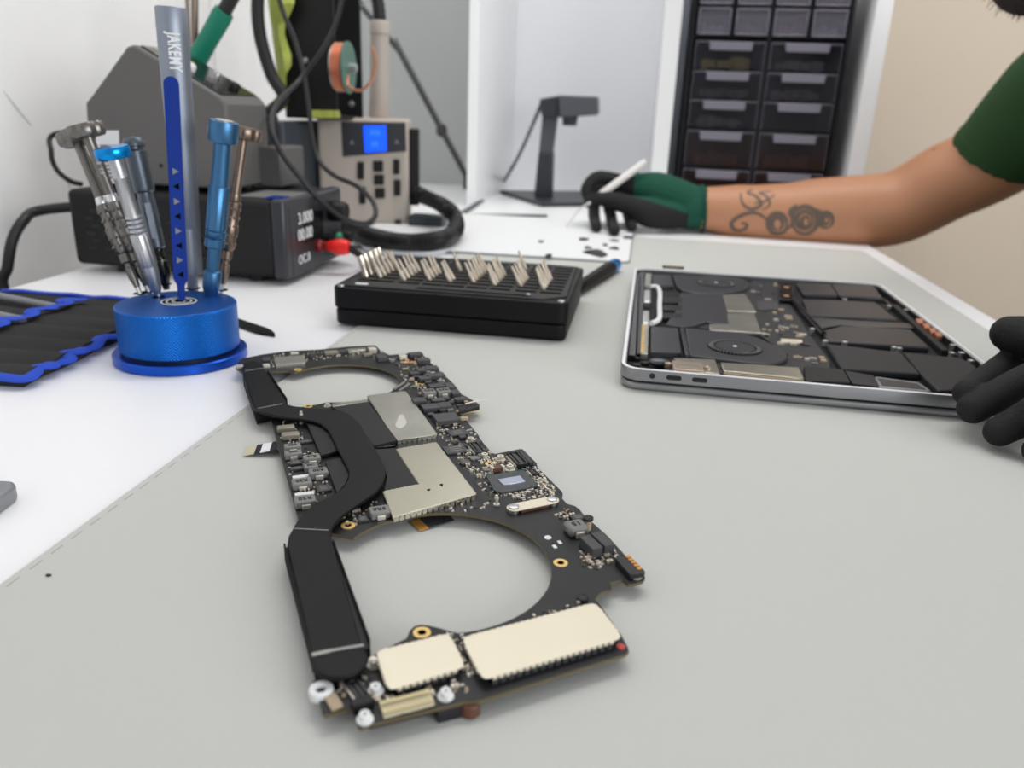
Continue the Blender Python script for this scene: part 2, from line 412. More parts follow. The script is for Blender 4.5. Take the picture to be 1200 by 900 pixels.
# --- shields
def shield(pts, h, m, label, pitch=.0026, lip=True, teeth=True):
    top = BP(pts, h); bm = nb(); prism(bm, top, ZT+h-.0004, ZT+h)
    s = obj('shield_can', bm, m, board, bev=.0003, label=label)
    cx = sum(p.x for p in top)/len(top); cy = sum(p.y for p in top)/len(top)
    # wall fingers below the lid edge
    bm = nb(); n = len(top)
    sgn = 1 if area2(top) > 0 else -1
    for i in range(n):
        a, c = top[i], top[(i+1) % n]; d = c-a; L = d.length
        if L < .006: continue
        d.normalize(); nrm = V((-d.y, d.x))*sgn; k = int(L/pitch); ang = atan2(d.y, d.x)
        for j in range(k):
            q = a+d*(pitch*(j+.5)+(L-k*pitch)/2)+nrm*.0004
            box(bm, (q.x, q.y, ZT+(h-.0004)/2), (pitch*.72, .0003, h-.0004), ang)
        q = (a+c)/2+nrm*.0012; box(bm, (q.x, q.y, ZT+h*.3), (L-.003, .0002, h*.6), ang)
    obj('shield_fence', bm, m if m != 'shield_cream' else 'chip', s)
    if teeth:                                   # scalloped lid rim
        bm = nb()
        for i in range(n):
            a, c = top[i], top[(i+1) % n]; d = c-a; L = d.length
            if L < .006: continue
            d.normalize(); nrm = V((-d.y, d.x))*sgn; k = int(L/.0021); ang = atan2(d.y, d.x)
            for j in range(k):
                q = a+d*(.0021*(j+.5)+(L-k*.0021)/2)+nrm*.0003
                box(bm, (q.x, q.y, ZT+h-.0006), (.0014, .0011, .0010), ang)
        obj('shield_rim', bm, m, s)
    return s
sg = shield([(430, 463.5), (475, 458), (512.5, 509), (465, 516)], .0022, 'shield_grey', 'grey smudged metal shield')
p = [B(470+7.5*cos(a)*(.8+.2*sin(3*a)), 494+8.2*sin(a)-1.5*cos(a), .0022) for a in [2*pi*i/20 for i in range(20)]]
bm = nb(); slab(bm, [V((q.x, q.y, ZT+.00222)) for q in p], V((0, 0, .00006))); obj('smudge', bm, 'smudge', sg)
sl = shield([(464, 526), (511, 518), (558.5, 579), (461, 606), (449, 575.5), (491, 567)], .0026, 'shield', 'L-shaped pale metal shield')
for x, y in ((502.5, 574.5), (518, 568.5)):
    bm = nb()
    for k in range(4):
        q = B(x+rng.uniform(-1, 1), y+rng.uniform(-1, 1), .0026); box(bm, (q.x, q.y, ZT+.00262), (.0014, .0007, .00012), k*.8)
    obj('black_mark', bm, 'ink', sl)
def round_poly(pts, r=.22, n=5):
    out = []
    m = len(pts)
    for i in range(m):
        p0, p1, p2 = V(pts[i-1]), V(pts[i]), V(pts[(i+1) % m])
        a = p1+(p0-p1).normalized()*min(r, (p0-p1).length*.4); c = p1+(p2-p1).normalized()*min(r, (p2-p1).length*.4)
        for k in range(n+1):
            t = k/n; out.append((a*(1-t)**2+p1*2*t*(1-t)+c*t*t))
    return [tuple(q) for q in out]
shield(round_poly([(440, 763), (526, 741.5), (545.5, 781), (455.5, 809)], 7), .0032, 'shield_cream', 'small cream shield plate at the near end')
shield(round_poly([(540.5, 747), (698, 705.5), (730, 747), (566, 796.5)], 8), .0032, 'shield_cream', 'long cream shield plate at the near end')
shield([(320.8, 418.6), (355.8, 416), (358.5, 424.5), (322.8, 428)], .0016, 'shield_grey', 'small grey shield at the far end', teeth=False)
# --- heat pipe
hp = [(283.7, 431), (285.5, 426.5), (290, 423.5), (296, 422.5), (303, 423.5), (307.5, 426.5), (309.5, 430), (331, 468), (334.5, 473), (345, 475.8), (357.5, 477), (390, 479.5), (402, 481.5), (412, 487), (424, 499), (437.5, 522.5), (446, 535), (450.5, 545), (452, 555), (449, 566), (440, 577), (420, 590.5), (402.5, 602.5), (394, 611), (389, 618), (388, 628), (423, 753), (430.5, 766), (431, 773), (427, 781), (417, 788.5), (405, 792.5), (393, 794), (380, 792.5), (370, 786), (366.5, 779), (365, 767), (338.7, 648.5), (336.5, 638), (338, 628), (343, 619), (349, 608.5), (359, 597), (374.7, 587), (391, 579), (402, 570.5), (408, 561), (409.3, 552), (405.5, 544), (395.5, 525.5), (389, 511), (384, 502.5), (376, 496), (366, 492.5), (351, 490.5), (331, 488.5), (315.5, 485), (302.5, 481), (296.5, 477), (293, 470)]
HH = .0046
bm = nb(); prism(bm, BP(hp, HH), ZT+HH-.0018, ZT+HH)
hs = obj('heat_pipe', bm, 'pipe', board, bev=.0006, seg=3, label='matt black flat heat pipe with curved middle')
# crease lines across the ends
for x0, y0, x1, y1, w in ((345, 619.5, 385, 621.5, .0006), (365.5, 767.5, 388, 762.5, .0016), (388, 762.5, 426, 756, .0012), (287, 434.5, 310, 431, .0006), (302, 478.5, 331, 473, .0006)):
    a, c = B(x0, y0, HH+.0001), B(x1, y1, HH+.0001); d = c-a
    bm = nb(); box(bm, (a+c)/2, (d.length, w, .0003), atan2(d.y, d.x)); obj('crease', bm, 'pipe_line', hs)
# fin stacks under each end
def fins(pts, name):
    P = BP(pts, HH-.002); bm = nb(); prism(bm, P, MZ+.0006, ZT+HH-.0019); o = obj(name, bm, 'fin', board)
    bm = nb(); n = len(P)
    for i in range(n):
        a, c = P[i], P[(i+1) % n]; d = c-a; L = d.length
        if L < .02: continue
        d.normalize(); sg_ = 1 if area2(P) > 0 else -1; nr = V((d.y, -d.x))*sg_
        for j in range(int(L/.0016)):
            q = a+d*(.0016*(j+.5))+nr*.0003; box(bm, (q.x, q.y, ZT+HH*.25), (.0005, .0006, .0075), atan2(d.y, d.x))
    obj('cooling_fin', bm, 'black', o, kind='stuff')
fins([(334.5, 642), (389.5, 638), (433, 759), (368, 772)], 'fin_stack')
fins([(285.5, 441), (313, 437), (336, 472), (300, 482)], 'fin_stack')
bm = nb(); p = BP([(334, 640), (339, 637), (367, 768), (364, 770)], HH-.001); prism(bm, p, ZT+HH-.0028, ZT+HH-.0016); obj('side_flange', bm, 'pipe', board, bev=.0003)
# --- cold plates beside the pipe
quad('cold_plate', [(357, 490), (380, 494), (390, 512), (398, 527.5), (376, 533)], .0008, .0024, 'plate_black')
quad('cold_plate', [(381, 541), (399, 536), (406, 547), (410, 556), (405, 567), (395, 577)], .0008, .0024, 'plate_black')
quad('cold_plate', [(388, 477), (431, 470.5), (466, 515.5), (437, 522), (421, 500), (407, 485)], .0008, .0026, 'plate_black')
quad('cold_plate', [(439, 526), (463, 525), (490.5, 567), (450, 575.5), (453, 558)], .0006, .0022, 'plate_black')
quad('cold_plate_edge', [(436, 520), (463, 514.5), (463.5, 521.5), (438, 525)], .0002, .0012, 'black_gloss')
quad('strip_shield', [(388.5, 472.5), (431, 468), (432, 471.5), (390, 476.5)], .0002, .0016, 'shield_grey')
# --- inductors with markings
def inductor(x, y, w, l, h, m='inductor', mark=None, rot=0, tabs=True, bev=.0005):
    o = part('inductor', x, y, w, l, h, m, rot, bev)
    p = B(x, y, h); e = BE if not rot else V((cos(BR+rot), sin(BR+rot), 0)); f = EZ.cross(e)
    if mark:
        bm = text(mark, l*.00052, axes(p+V((0, 0, .00012)), -e, -f), .00012); obj('marking', bm, 'ink', o)
    if tabs:
        bm = nb()
        for s in (1, -1): box(bm, V((p.x, p.y, ZT+h*.3))+f*s*(l/2e3+.0003), (w*.00042, .0010, h*.6), BR+rot)
        obj('solder_tab', bm, 'solder', o, bev=.0002)
    return o
for x, y, w, l, mk in ((342.8, 521.2, 7.6, 4.6, 'R20'), (343.5, 529.2, 7.8, 4.8, '020'), (365.3, 534.4, 7.8, 4.6, 'R15'), (364.5, 544.8, 6.2, 4.2, '1R0'), (373, 550.8, 8.2, 5.6, 'R20'), (353.6, 563, 8.2, 6.2, 'R20'), (357.5, 583.8, 8.4, 6.4, 'R20'), (444.6, 596.3, 8.0, 6.2, '5R6')):
    inductor(x, y, w, l, .0032, mark=mk)
for x, y, w, l in ((335, 499.2, 8.5, 4.4), (340.4, 507.4, 8.5, 4.6)): inductor(x, y, w, l, .003, 'inductor_tan', tabs=False)
for x, y, w, l in ((502.5, 457.5, 7.6, 6.6), (519.5, 456.5, 7.6, 6.6)): inductor(x, y, w, l, .0036, 'inductor', mark='R33')
inductor(675.3, 613.3, 8.6, 7.8, .0042, 'inductor', mark='15', bev=.0014)
for x, y, w, l in ((353, 557.6, 7.6, 2.6), (356.8, 577.8, 8, 2.6)): part('white_pad', x, y, w, l, .0006, 'white_ink')
# --- dark packages, upper right cluster
for x, y, w, l, h in ((447, 416.8, 6.5, 8, .003), (487, 413.8, 9, 6, .003), (496, 420.6, 8.5, 6, .003), (505.5, 430, 8.5, 6, .003), (493.6, 432.6, 6, 6, .0026), (509.5, 438.4, 12, 7, .0028), (485.5, 436, 6, 5, .002), (497.5, 441.8, 7, 6, .0028), (512, 451, 9.5, 6, .0026), (527, 451, 5, 9, .003), (533.4, 458.6, 5, 7, .003), (491, 467.6, 7.5, 6, .0036), (513, 467.5, 7.5, 5, .002), (504.5, 475.5, 9.5, 7, .0028), (521, 473.5, 7, 7, .003), (539.5, 466.3, 6.5, 4.5, .0022), (502, 446.8, 4, 3, .002), (529, 470, 3, 3, .0014), (463, 419, 4, 3, .001)):
    part('chip', x, y, w, l, h, 'dark_part')
part('chip', 523, 488, 13, 11, .0030, 'dark_part', label='large dark chip')
for x, y, w, l in ((536.2, 506.2, 9.5, 7.5), (533.6, 525.8, 11, 9), (545, 540.5, 5, 4.5), (379, 571.5, 6, 6), (425, 607, 4, 4), (357.5, 516.6, 7, 3), (347, 541, 6, 4), (348, 548, 6, 3), (677, 605, 6, 4)):
    o = part('chip', x, y, w, l, .0011, 'chip', bev=.0002)
    p = B(x, y, .0011); bm = nb()
    for i in range(3): box(bm, V((p.x, p.y, ZT+.00113))+BF*(i-1)*l*.00022, (w*.0005, l*.00008, .00006), BR)
    obj('marking', bm, 'inductor', o)
# further small packages crowding the upper right of the board
placed = [(447, 417), (487, 414), (496, 421), (505, 430), (494, 433), (509, 438), (485, 436), (497, 442), (512, 451), (527, 451), (533, 459), (491, 468), (513, 467), (504, 475), (521, 473), (540, 466), (502, 457), (519, 456), (523, 488), (536, 506), (533, 526), (545, 540), (477, 424), (484, 424), (467, 452), (474, 452)]
n_ = 0; tr_ = 0
while n_ < 34 and tr_ < 3000:
    tr_ += 1; x, y = rng.uniform(458, 570), rng.uniform(413, 545)
    poly_ = [(458, 420), (492, 413), (556, 470), (552, 500), (580, 535), (560, 545), (512, 500), (486, 462), (478, 440)]
    if not inside((x, y), poly_) or any(abs(x-a)+1.4*abs(y-c_) < 8.5 for a, c_ in placed): continue
    placed.append((x, y)); n_ += 1
    part('chip', x, y, rng.uniform(2.2, 4.6), rng.uniform(2, 3.6), rng.uniform(.0008, .0022), rng.choice(['dark_part', 'chip', 'dark_part', 'inductor', 'cap_tan']))
# processor with bare die
cp = quad('controller_chip', [(569.5, 557.5), (612.5, 550.5), (630, 569), (587, 577.2), (578.5, 574)], .0004, .0013, 'chip', label='square chip with a bare shiny die')
quad('die', [(583.2, 561.5), (609.5, 557.2), (615.8, 564.2), (590.5, 568.3)], .0012, .00165, 'die', bev=.0001, parent=cp)
bm = nb(); prism(bm, BP([(568.5, 557.5), (613, 549.8), (631.5, 569.2), (586.5, 578.4), (577, 574.5)], .0004), ZT+.0002, ZT+.0005); obj('substrate', bm, 'chip_green', cp)
# gold pads, rings
def ring(x, y, ro, ri, m='gold', h=.0003, name='plated_ring'):
    p = B(x, y, h); bm = nb(); lathe(bm, [(ri, 0), (ro, 0), (ro, h), (ri, h), (ri, 0)], (p.x, p.y, ZT), n=28); return obj(name, bm, m, board)
for x, y, ro in ((408, 615.3, .0028), (491.5, 451, .0026), (575.6, 543, .0030), (657, 659.3, .0027), (494.4, 741, .0028), (361, 475.8, .0024), (349, 433, .0024)): ring(x, y, ro, ro*.5)
ring(745, 674.7, .0024, .0016, 'solder')
for x, y, w, l in ((476.5, 424, 5, 3.6), (484, 424, 5, 3.6)):
    o = part('pad_array', x, y, w, l, .0004, 'orange_pad')
p = B(642, 630.3); bm = nb(); cyl(bm, (p.x, p.y, ZT), (p.x, p.y, ZT+.0003), .0014); obj('white_dot', bm, 'white_ink', board)
for x, y in ((656, 635.2), (650, 640), (561, 532)): part('white_pad', x, y, 1.4, 2.4, .0003, 'white_ink')
p = B(727.5, 758); bm = nb(); cyl(bm, (p.x, p.y, ZT), (p.x, p.y, ZT+.0003), .0014); obj('red_dot', bm, 'red_mark', board)
p = B(720, 752); 
# standoffs
def standoff(x, y, r=.0017, h=.0022, m='solder', hole=True, base=True):
    p = B(x, y, h); o = V((p.x, p.y, ZT)); bm = nb()
    pr = [(r*1.55, 0), (r*1.55, .0004), (r, .0006), (r, h), (r*.45, h), (r*.45, h-.0008), (0, h-.0008)]
    lathe(bm, [(0, 0)]+pr, o, n=20); return obj('standoff', bm, m, board)
for x, y in ((551.7, 513), (568, 531.6), (586.7, 534), (597.8, 545.4)): standoff(x, y, .0016)
for x, y in ((440, 803.5), (522.4, 809), (427.5, 836)): standoff(x, y, .0015, .0022, 'white_ink')
# pins
for x, y, h, r in ((353, 489, .0066, .0007), (582, 586, .0045, .0007), (437.5, 776, .003, .001), (383.8, 474.6, .002, .001)):
    p = B(x, y, h/2); bm = nb(); lathe(bm, [(0, 0), (r*2, 0), (r*2, .0006), (r, .0008), (r, h*.6), (r*1.4, h*.62), (r*1.4, h*.8), (r, h*.82), (r, h), (0, h)], (p.x, p.y, ZT), n=12); obj('pin', bm, 'solder', board)
# rubber capped posts
for x, y, h in ((689.6, 605.8, .0056), (682.7, 698.8, .0014)):
    p = B(x, y, h); o = V((p.x, p.y, ZT)); bm = nb(); cyl(bm, o, o+V((0, 0, h-.001)), .0014, n=20); s = obj('post', bm, 'cap_tan', board)
    bm = nb(); lathe(bm, [(0, h-.0013), (.0019, h-.0013), (.0021, h-.0010), (.0021, h-.0002), (.0018, h), (0, h)], o, n=24); obj('rubber_cap', bm, 'rubber', s)
# connectors: frame, tongue and rows of contacts
def connector(x, y, w, l, h, rot=0, m='conn', label=None):
    p = B(x, y, h); o3 = V((p.x, p.y, ZT)); e = V((cos(BR+rot), sin(BR+rot), 0)); f = EZ.cross(e); w, l = w/1e3, l/1e3
    bm = nb(); box(bm, o3+EZ*h*.3, (w, l, h*.6), BR+rot)
    for s in (1, -1):
        box(bm, o3+EZ*h*.5+e*s*(w/2-.0004), (.0008, l, h), BR+rot); box(bm, o3+EZ*h*.5+f*s*(l/2-.0004), (w, .0008, h), BR+rot)
    c = obj('connector', bm, m, board, bev=.0001, label=label)
    bm = nb(); box(bm, o3+EZ*h*.45, (w*.32, l*.8, h*.9), BR+rot); obj('tongue', bm, m, c, bev=.0001)
    bm = nb()
    for s in (1, -1):
        for k in range(int(l/.0007)-2): box(bm, o3+EZ*(h*.62)+e*s*w*.26+f*(-l/2+.0012+.0007*k), (w*.14, .0003, .0003), BR+rot)
    obj('contact_row', bm, 'gold' if m != 'conn' else 'inductor_tan', c)
    bm = nb(); box(bm, o3+EZ*h*.3-e*(w/2+.0004), (.0006, l*.85, h*.5), BR+rot); obj('solder_row', bm, 'solder', c)
connector(559, 523.5, 5, 13, .0024); connector(606.5, 536.2, 5.5, 14, .0026, label='black board connector near the right tab')
part('connector_bar', 616.5, 535, 2.6, 13, .0026, 'conn'); connector(625.8, 552.4, 3, 5.5, .0016)
connector(421.5, 808.5, 3.6, 11, .0022, rot=.25)
part('connector_end', 424, 820, 6, 3, .0026, 'black', rot=.1)
# flat flexible-cable connector at the near edge
def rowbar(x0, y0, x1, y1, w, h, m, name):
    a, c = B(x0, y0, h), B(x1, y1, h); d = c-a; q = (a+c)/2; bm = nb(); box(bm, (q.x, q.y, ZT+h/2), (d.length, w, h), atan2(d.y, d.x)); return obj(name, bm, m, board, bev=.0001), a, d
fc, a, d = rowbar(447, 831, 506, 816, .0052, .0012, 'cream_conn', 'flex_connector')
for off, nm in ((-.0017, 'contact_row'), (.0017, 'contact_row')):
    bm = nb(); dn = d.normalized(); nn = EZ.cross(dn)
    box(bm, V((0, 0, .0016-ZT*0))+V(((a+d/2).x, (a+d/2).y, ZT))+nn*off, (d.length*.98, .0011, .0003), atan2(d.y, d.x))
    for k in range(38): box(bm, V((a.x, a.y, ZT+.0018))+dn*(d.length*(k+.7)/39)+nn*off, (.0005, .0013, .0003), atan2(d.y, d.x))
    obj(nm, bm, 'pale_gold', fc)
part('crystal', 391, 821, 3.5, 6, .001, 'cap_tan', rot=.2)
for q_ in ((461.5, 455.6, 474.5, 447), (468, 457.2, 480, 449)): rowbar(*q_, .0017, .0011, 'inductor', 'grey_stick')
# silver mounting lug at the near left corner
p = B(376, 804.5, .002); bm = nb(); lathe(bm, [(.0016, -.001), (.0034, -.001), (.0035, 0), (.0034, .0012), (.0031, .0015), (.0018, .0015), (.0016, .0012), (.0016, -.001)], (p.x, p.y, ZT), n=28)
obj('mounting_lug', bm, 'white_ink', board)
# bracket with two screws
bm = nb(); P0, P1 = B(602, 594.5, .002), B(647, 585.5, .002); d = (P1-P0).normalized(); nn = EZ.cross(d); L = (P1-P0).length
pts = []
for s, c0 in ((-1, P0), (1, P1)):
    for i in range(9):
        a = radians(90+180*i/8) if s < 0 else radians(-90+180*i/8); pts.append(c0+d*(.0030*cos(a))+nn*(.0030*sin(a)))
prism(bm, [q.xy for q in pts], ZT+.0014, ZT+.0021); br = obj('cover_bracket', bm, 'shield_cream', board, bev=.0002, label='pale bar held by two screws')
bm = nb(); q = (P0+P1)/2; box(bm, (q.x, q.y, ZT+.0007), (L*.72, .0046, .0014), atan2(d.y, d.x)); obj('connector', bm, 'cap_brown', br)
for c0 in (P0, P1):
    bm = nb(); lathe(bm, [(0, 0), (.0022, 0), (.0022, .0026), (.0016, .0029), (0, .0029)], (c0.x, c0.y, ZT), n=20)
    box(bm, (c0.x, c0.y, ZT+.0029), (.0022, .0004, .0002), .4); box(bm, (c0.x, c0.y, ZT+.0029), (.0004, .0022, .0002), .4); obj('screw', bm, 'silver', br)
# tall black capacitors and the toothed connector at the right corner
for x, y in ((692.7, 634.6), (706.5, 630.8)):
    o = part('tantalum_capacitor', x, y, 4.5, 10.2, .0042, 'dark_part', rot=.06, bev=.0003)
    p = B(x, y, .002); bm = nb(); box(bm, V((p.x, p.y, ZT+.001))-BF*.0062-BE*.0012, (.0026, .0016, .002), BR+.06); obj('solder_tab', bm, 'solder', o)
p0, p1 = B(730, 653, .0025), B(747, 671, .0025); d = (p1-p0); q = (p0+p1)/2
bm = nb(); box(bm, (q.x, q.y, ZT+.0013), (d.length*1.05, .0062, .0026), atan2(d.y, d.x)); tc_ = obj('connector', bm, 'conn', board, bev=.0003, label='black connector with five gold contacts at the right corner')
for k in range(5):
    c0 = p0+d*(.12+.19*k); bm = nb(); box(bm, (c0.x+.0014, c0.y+.0014, ZT+.0027), (.0012, .0018, .0006), atan2(d.y, d.x)); obj('contact', bm, 'orange_pad', tc_, bev=.0002)
# brown ceramic capacitor by the ring
o = part('ceramic_capacitor', 583, 546.5, 6, 3, .0026, 'cap_brown', rot=.1); 
p = B(583, 546.5, .0026); bm = nb(); 
for s in (1, -1): box(bm, V((p.x, p.y, ZT+.0013))+BE*s*.0026, (.0012, .0031, .0027), BR+.1)
obj('end_cap', bm, 'solder', o)
# stacked flex with needle at the right edge
quad('flex_stack', [(537, 476), (558, 473), (561.5, 477), (538, 482)], .0003, .0022, 'black'); quad('flex_plate', [(537, 480), (560.5, 476), (562, 479.2), (538, 484)], -.0024, -.0013, 'gold', bev=0)
bm = nb(); tube(bm, [B(545, 473.5, .003), B(556, 470.5, .0034), B(569, 468.6, .004)], .0004, 6); obj('needle_contact', bm, 'solder', board)
# flex cable sticking out on the left: pale, black, pale, black segments
def strip(pts_l, cols, w, z0, name):
    for k, m in enumerate(cols):
        a, c = pts_l[k], pts_l[k+1]; dd = (c-a); n2 = EZ.cross(dd).normalized(); bm = nb()
        slab(bm, [a+n2*w/2, a-n2*w/2, c-n2*w/2, c+n2*w/2], V((0, 0, .0003))); o = obj(name, bm, m, board)
a, c = B(326, 522, -.002), on(287, 529.5, MZ+.0006)
strip([a.lerp(c, s) for s in (0, .22, .5, .68, 1)], ('plate_black', 'label', 'plate_black', 'cream_conn'), .0105, 0, 'flex_cable')
# flex inside the lower cutout
a, c = on(527, 605, MZ+.001), on(486, 617, MZ+.0005)
strip([a.lerp(c, s) for s in (0, .74, 1)], ('chip', 'orange_pad'), .0085, 0, 'flex_tail')
# --- small parts: the largest 96 as capacitors, the dust of the rest as one
MASK = BVHTree.FromPolygons([tuple((p.x, p.y, 0)) for p in outline], [tuple(range(len(outline)))]) if False else None
def inside(p, poly):
    r = False; n = len(poly); j = n-1
    for i in range(n):
        a, c = poly[i], poly[j]
        if (a[1] > p[1]) != (c[1] > p[1]) and p[0] < (c[0]-a[0])*(p[1]-a[1])/(c[1]-a[1])+a[0]: r = not r
        j = i
    return r
big = []
regs = [  # pixel regions (polygons) and how many small parts sit in them
    ([(322, 494), (345, 492), (392, 560), (385, 582), (352, 600)], 75), ([(398, 606), (440, 584), (455, 606), (410, 620)], 22),
    ([(455, 420), (490, 416), (512, 432), (545, 466), (520, 480), (498, 470), (474, 446)], 90),
    ([(508, 494), (545, 494), (566, 520), (585, 548), (562, 560), (540, 548), (515, 512)], 110),
    ([(560, 534), (600, 540), (606, 548), (572, 552)], 30), ([(614, 545), (628, 548), (652, 576), (648, 584), (632, 572)], 70),
    ([(590, 578), (628, 571), (645, 582), (612, 588)], 50), ([(678, 645), (715, 640), (728, 652), (700, 668), (684, 664)], 60),
    ([(655, 596), (676, 598), (664, 612), (650, 606)], 14), ([(310, 417), (440, 407), (450, 414), (400, 418), (320, 430)], 70),
    ([(380, 812), (410, 800), (432, 792), (450, 812), (440, 826), (420, 826)], 26), ([(447, 818), (520, 800), (560, 806), (545, 815), (470, 838)], 26),
    ([(524, 742), (540, 740), (560, 790), (550, 796)], 26), ([(640, 715), (690, 703), (692, 708), (600, 730)], 8), ([(500, 595), (585, 585), (590, 596), (510, 602)], 14),
    ([(555, 560), (568, 558), (582, 580), (570, 590)], 10)]
used = []; sm = {'solder': nb(), 'cap_tan': nb(), 'dark_part': nb()}; cnt = 0
for poly, n in regs:
    xs = [q[0] for q in poly]; ys = [q[1] for q in poly]; k = 0; tries = 0; n = int(n*1.7)
    while k < n and tries < n*20:
        tries += 1; x, y = rng.uniform(min(xs), max(xs)), rng.uniform(min(ys), max(ys))
        if not inside((x, y), poly): continue
        p = B(x, y)
        if not inside(p.xy, outline): continue
        k += 1; bigp = cnt < 96 and k % 11 == 0; a = BR+(pi/2 if rng.random() < .5 else 0)
        if bigp:
            w, l, h = .0022, .0012, .0011; bm = nb(); box(bm, (p.x, p.y, ZT+h/2), (w*.55, l, h), a); o = obj('ceramic_capacitor', bm, rng.choice(['cap_tan', 'dark_part', 'cap_tan']), board)
            bm = nb()
            for s in (1, -1): box(bm, V((p.x, p.y, ZT+h/2))+V((cos(a), sin(a), 0))*s*w*.36, (w*.26, l*1.05, h*1.03), a)
            obj('end_cap', bm, 'solder', o); cnt += 1
        else:
            m = rng.choice(['solder', 'solder', 'solder', 'cap_tan', 'dark_part']); s = rng.uniform(.55, 1.2)
            box(sm[m], (p.x, p.y, ZT+.0003*s), (.0011*s, .0006*s, .0006*s), a)
# rows of solder dots around the bare-die chip and the far connector strip
ring_px = [(566, 556), (612, 548), (634, 569), (586, 581)]
for i in range(4):
    a, c = B(*ring_px[i]), B(*ring_px[(i+1) % 4])
    for j in range(20):
        for k in range(2):
            q = a.lerp(c, (j+.5)/20)+BE*rng.uniform(-.0012, .0012)+BF*rng.uniform(-.0012, .0012); box(sm['solder'], (q.x, q.y, ZT+.0002), (.0005, .0005, .0004), BR)
first = None
for m, bm in sm.items(): obj('solder_specks', bm, m, board, kind='stuff')
for x, y, w, l, h, m in ((366, 413.5, 4, 5, .003, 'dark_part'), (388, 411.5, 9, 5, .002, 'inductor_tan'), (400, 410.5, 6, 4, .002, 'dark_part'), (418, 409, 12, 6, .0022, 'shield_grey'), (436, 407.5, 5, 6, .0034, 'solder'), (431, 414, 6, 4, .002, 'inductor_tan'), (345, 413, 5, 3, .0016, 'solder'), (312, 420, 5, 6, .0016, 'dark_part'), (472, 416, 5, 4, .003, 'solder'), (502, 424, 5, 2, .0012, 'white_ink'), (507, 436, 3, 2, .0012, 'solder'), (312, 427, 4, 4, .002, 'solder'), (281, 428, 4, 5, .002, 'solder')):
    part('component', x, y, w, l, h, m)
# ================================================================== THE OPEN LAPTOP
LA = -.1574; LO = V((.0668, .4676, 0)); LX = V((cos(LA), sin(LA), 0)); LY = V((-sin(LA), cos(LA), 0)); LW, LD = .241, .349
LT = .0158
lap = thing('laptop', 'upside-down grey laptop with its bottom cover off, showing batteries and a round fan', 'laptop', LO+LX*LW/2+LY*LD/2+EZ*MZ, LA)
def LP(x, y, z): return LO+LX*x+LY*y+EZ*z
def lrr(x0, x1, y0, y1, r, n=8):
    return [LP(*q, 0).xy for q in rrect(x0, x1, y0, y1, r, n)]
bm = nb(); prism(bm, lrr(.0005, LW-.0005, .0005, LD-.0005, .012), MZ+.0006, .0068); obj('display_lid', bm, 'alu', lap, bev=.0016, seg=3)
bm = nb(); prism(bm, lrr(.004, LW-.004, .004, LD-.004, .010), .0066, .0078); obj('gasket', bm, 'black', lap)
# base tub: outer wall, inner wall, floor
o_ = lrr(0, LW, 0, LD, .013); o2 = lrr(.0005, LW-.0005, .0005, LD-.0005, .0125); i_ = lrr(.0034, LW-.0034, .0034, LD-.0034, .010)
def r3(p, z): return [V((q.x, q.y, z)) for q in p]
mid = lrr(.0018, LW-.0018, .0018, LD-.0018, .0115)
bm = nb(); rings(bm, [r3(i_, .0095), r3(mid, .0076), r3(o_, .0086), r3(o_, LT-.0008), r3(o2, LT), r3(mid, LT), r3(mid, LT-.0010), r3(i_, LT-.0012), r3(i_, .0095)], cap=False)
bmesh.ops.remove_doubles(bm, verts=bm.verts, dist=1e-6)
base = obj('base_shell', bm, 'alu', lap, smooth=50)
bm = nb(); rings(bm, [r3(lrr(.0004, LW-.0004, .0004, LD-.0004, .0127), LT+.00012), r3(lrr(.0026, LW-.0026, .0026, LD-.0026, .0107), LT+.00012), r3(lrr(.0026, LW-.0026, .0026, LD-.0026, .0107), LT-.0012), r3(lrr(.0004, LW-.0004, .0004, LD-.0004, .0127), LT-.0003)], cap=False, close=True); obj('highlight_rim', bm, 'alu_highlight', base)
bm = nb(); prism(bm, i_, .0090, .0098); obj('inner_floor', bm, 'black_matte', lap)
# ports on the near side
def lpx(x, y, z): 
    p = on(x, y, z); return (p-LO).dot(LX), (p-LO).dot(LY)
for name, px, w, h in (('headphone_jack', 764, .0036, .0036), ('charging_port', 789.4, .0092, .0030), ('charging_port', 819.6, .0092, .0030)):
    d = ray(px, 444+(px-764)*.085); n = LY; t = (LO-CAM).dot(n)/d.dot(n); x = (CAM+d*t-LO).dot(LX)
    bm = nb(); pts = []
    for q in rrect(x-w/2, x+w/2, .0122-h/2, .0122+h/2, h/2-.0001, 5): pts.append(LP(q[0], -.00012, q[1]))
    slab(bm, pts, LY*.0012); obj(name, bm, 'black_gloss', lap)
def Lq(name, pts, z0, z1, m, ox=720, oy=310, s=5.0, bev=.0005, label=None, par=None, sm=35):
    P = []
    for x, y in pts:
        p = on(ox+x/s, oy+y/s, z1); lx = min(max((p-LO).dot(LX), .0036), LW-.0036); ly = min(max((p-LO).dot(LY), .0036), LD-.0036); P.append(LP(lx, ly, 0).xy)
    bm = nb(); prism(bm, P, z0, z1); return obj(name, bm, m, par or lap, bev=bev, label=label, smooth=sm)
F0 = .0098
Lq('hinge_cover', [(112, 50), (148, 50), (125, 530), (82, 530)], F0, .0142, 'black_gloss')
Lq('hinge_bar', [(150, 45), (178, 45), (160, 520), (132, 520)], F0, .0132, 'alu_dark')
ct = Lq('contact_strip', [(166, 345), (203, 345), (195, 520), (155, 520)], F0, .0146, 'shield_grey')
for k in range(10):
    y = 358+16.5*k; bm = nb(); p = on(720+(170-.7*k)/5, 310+y/5, .0148); box(bm, p-EZ*.0004, (.0024, .0052, .0012), LA); obj('gold_contact', bm, 'gold', ct)
Lq('contact_strip', [(183, 50), (218, 52), (213, 120), (178, 120)], F0, .0142, 'shield_grey')
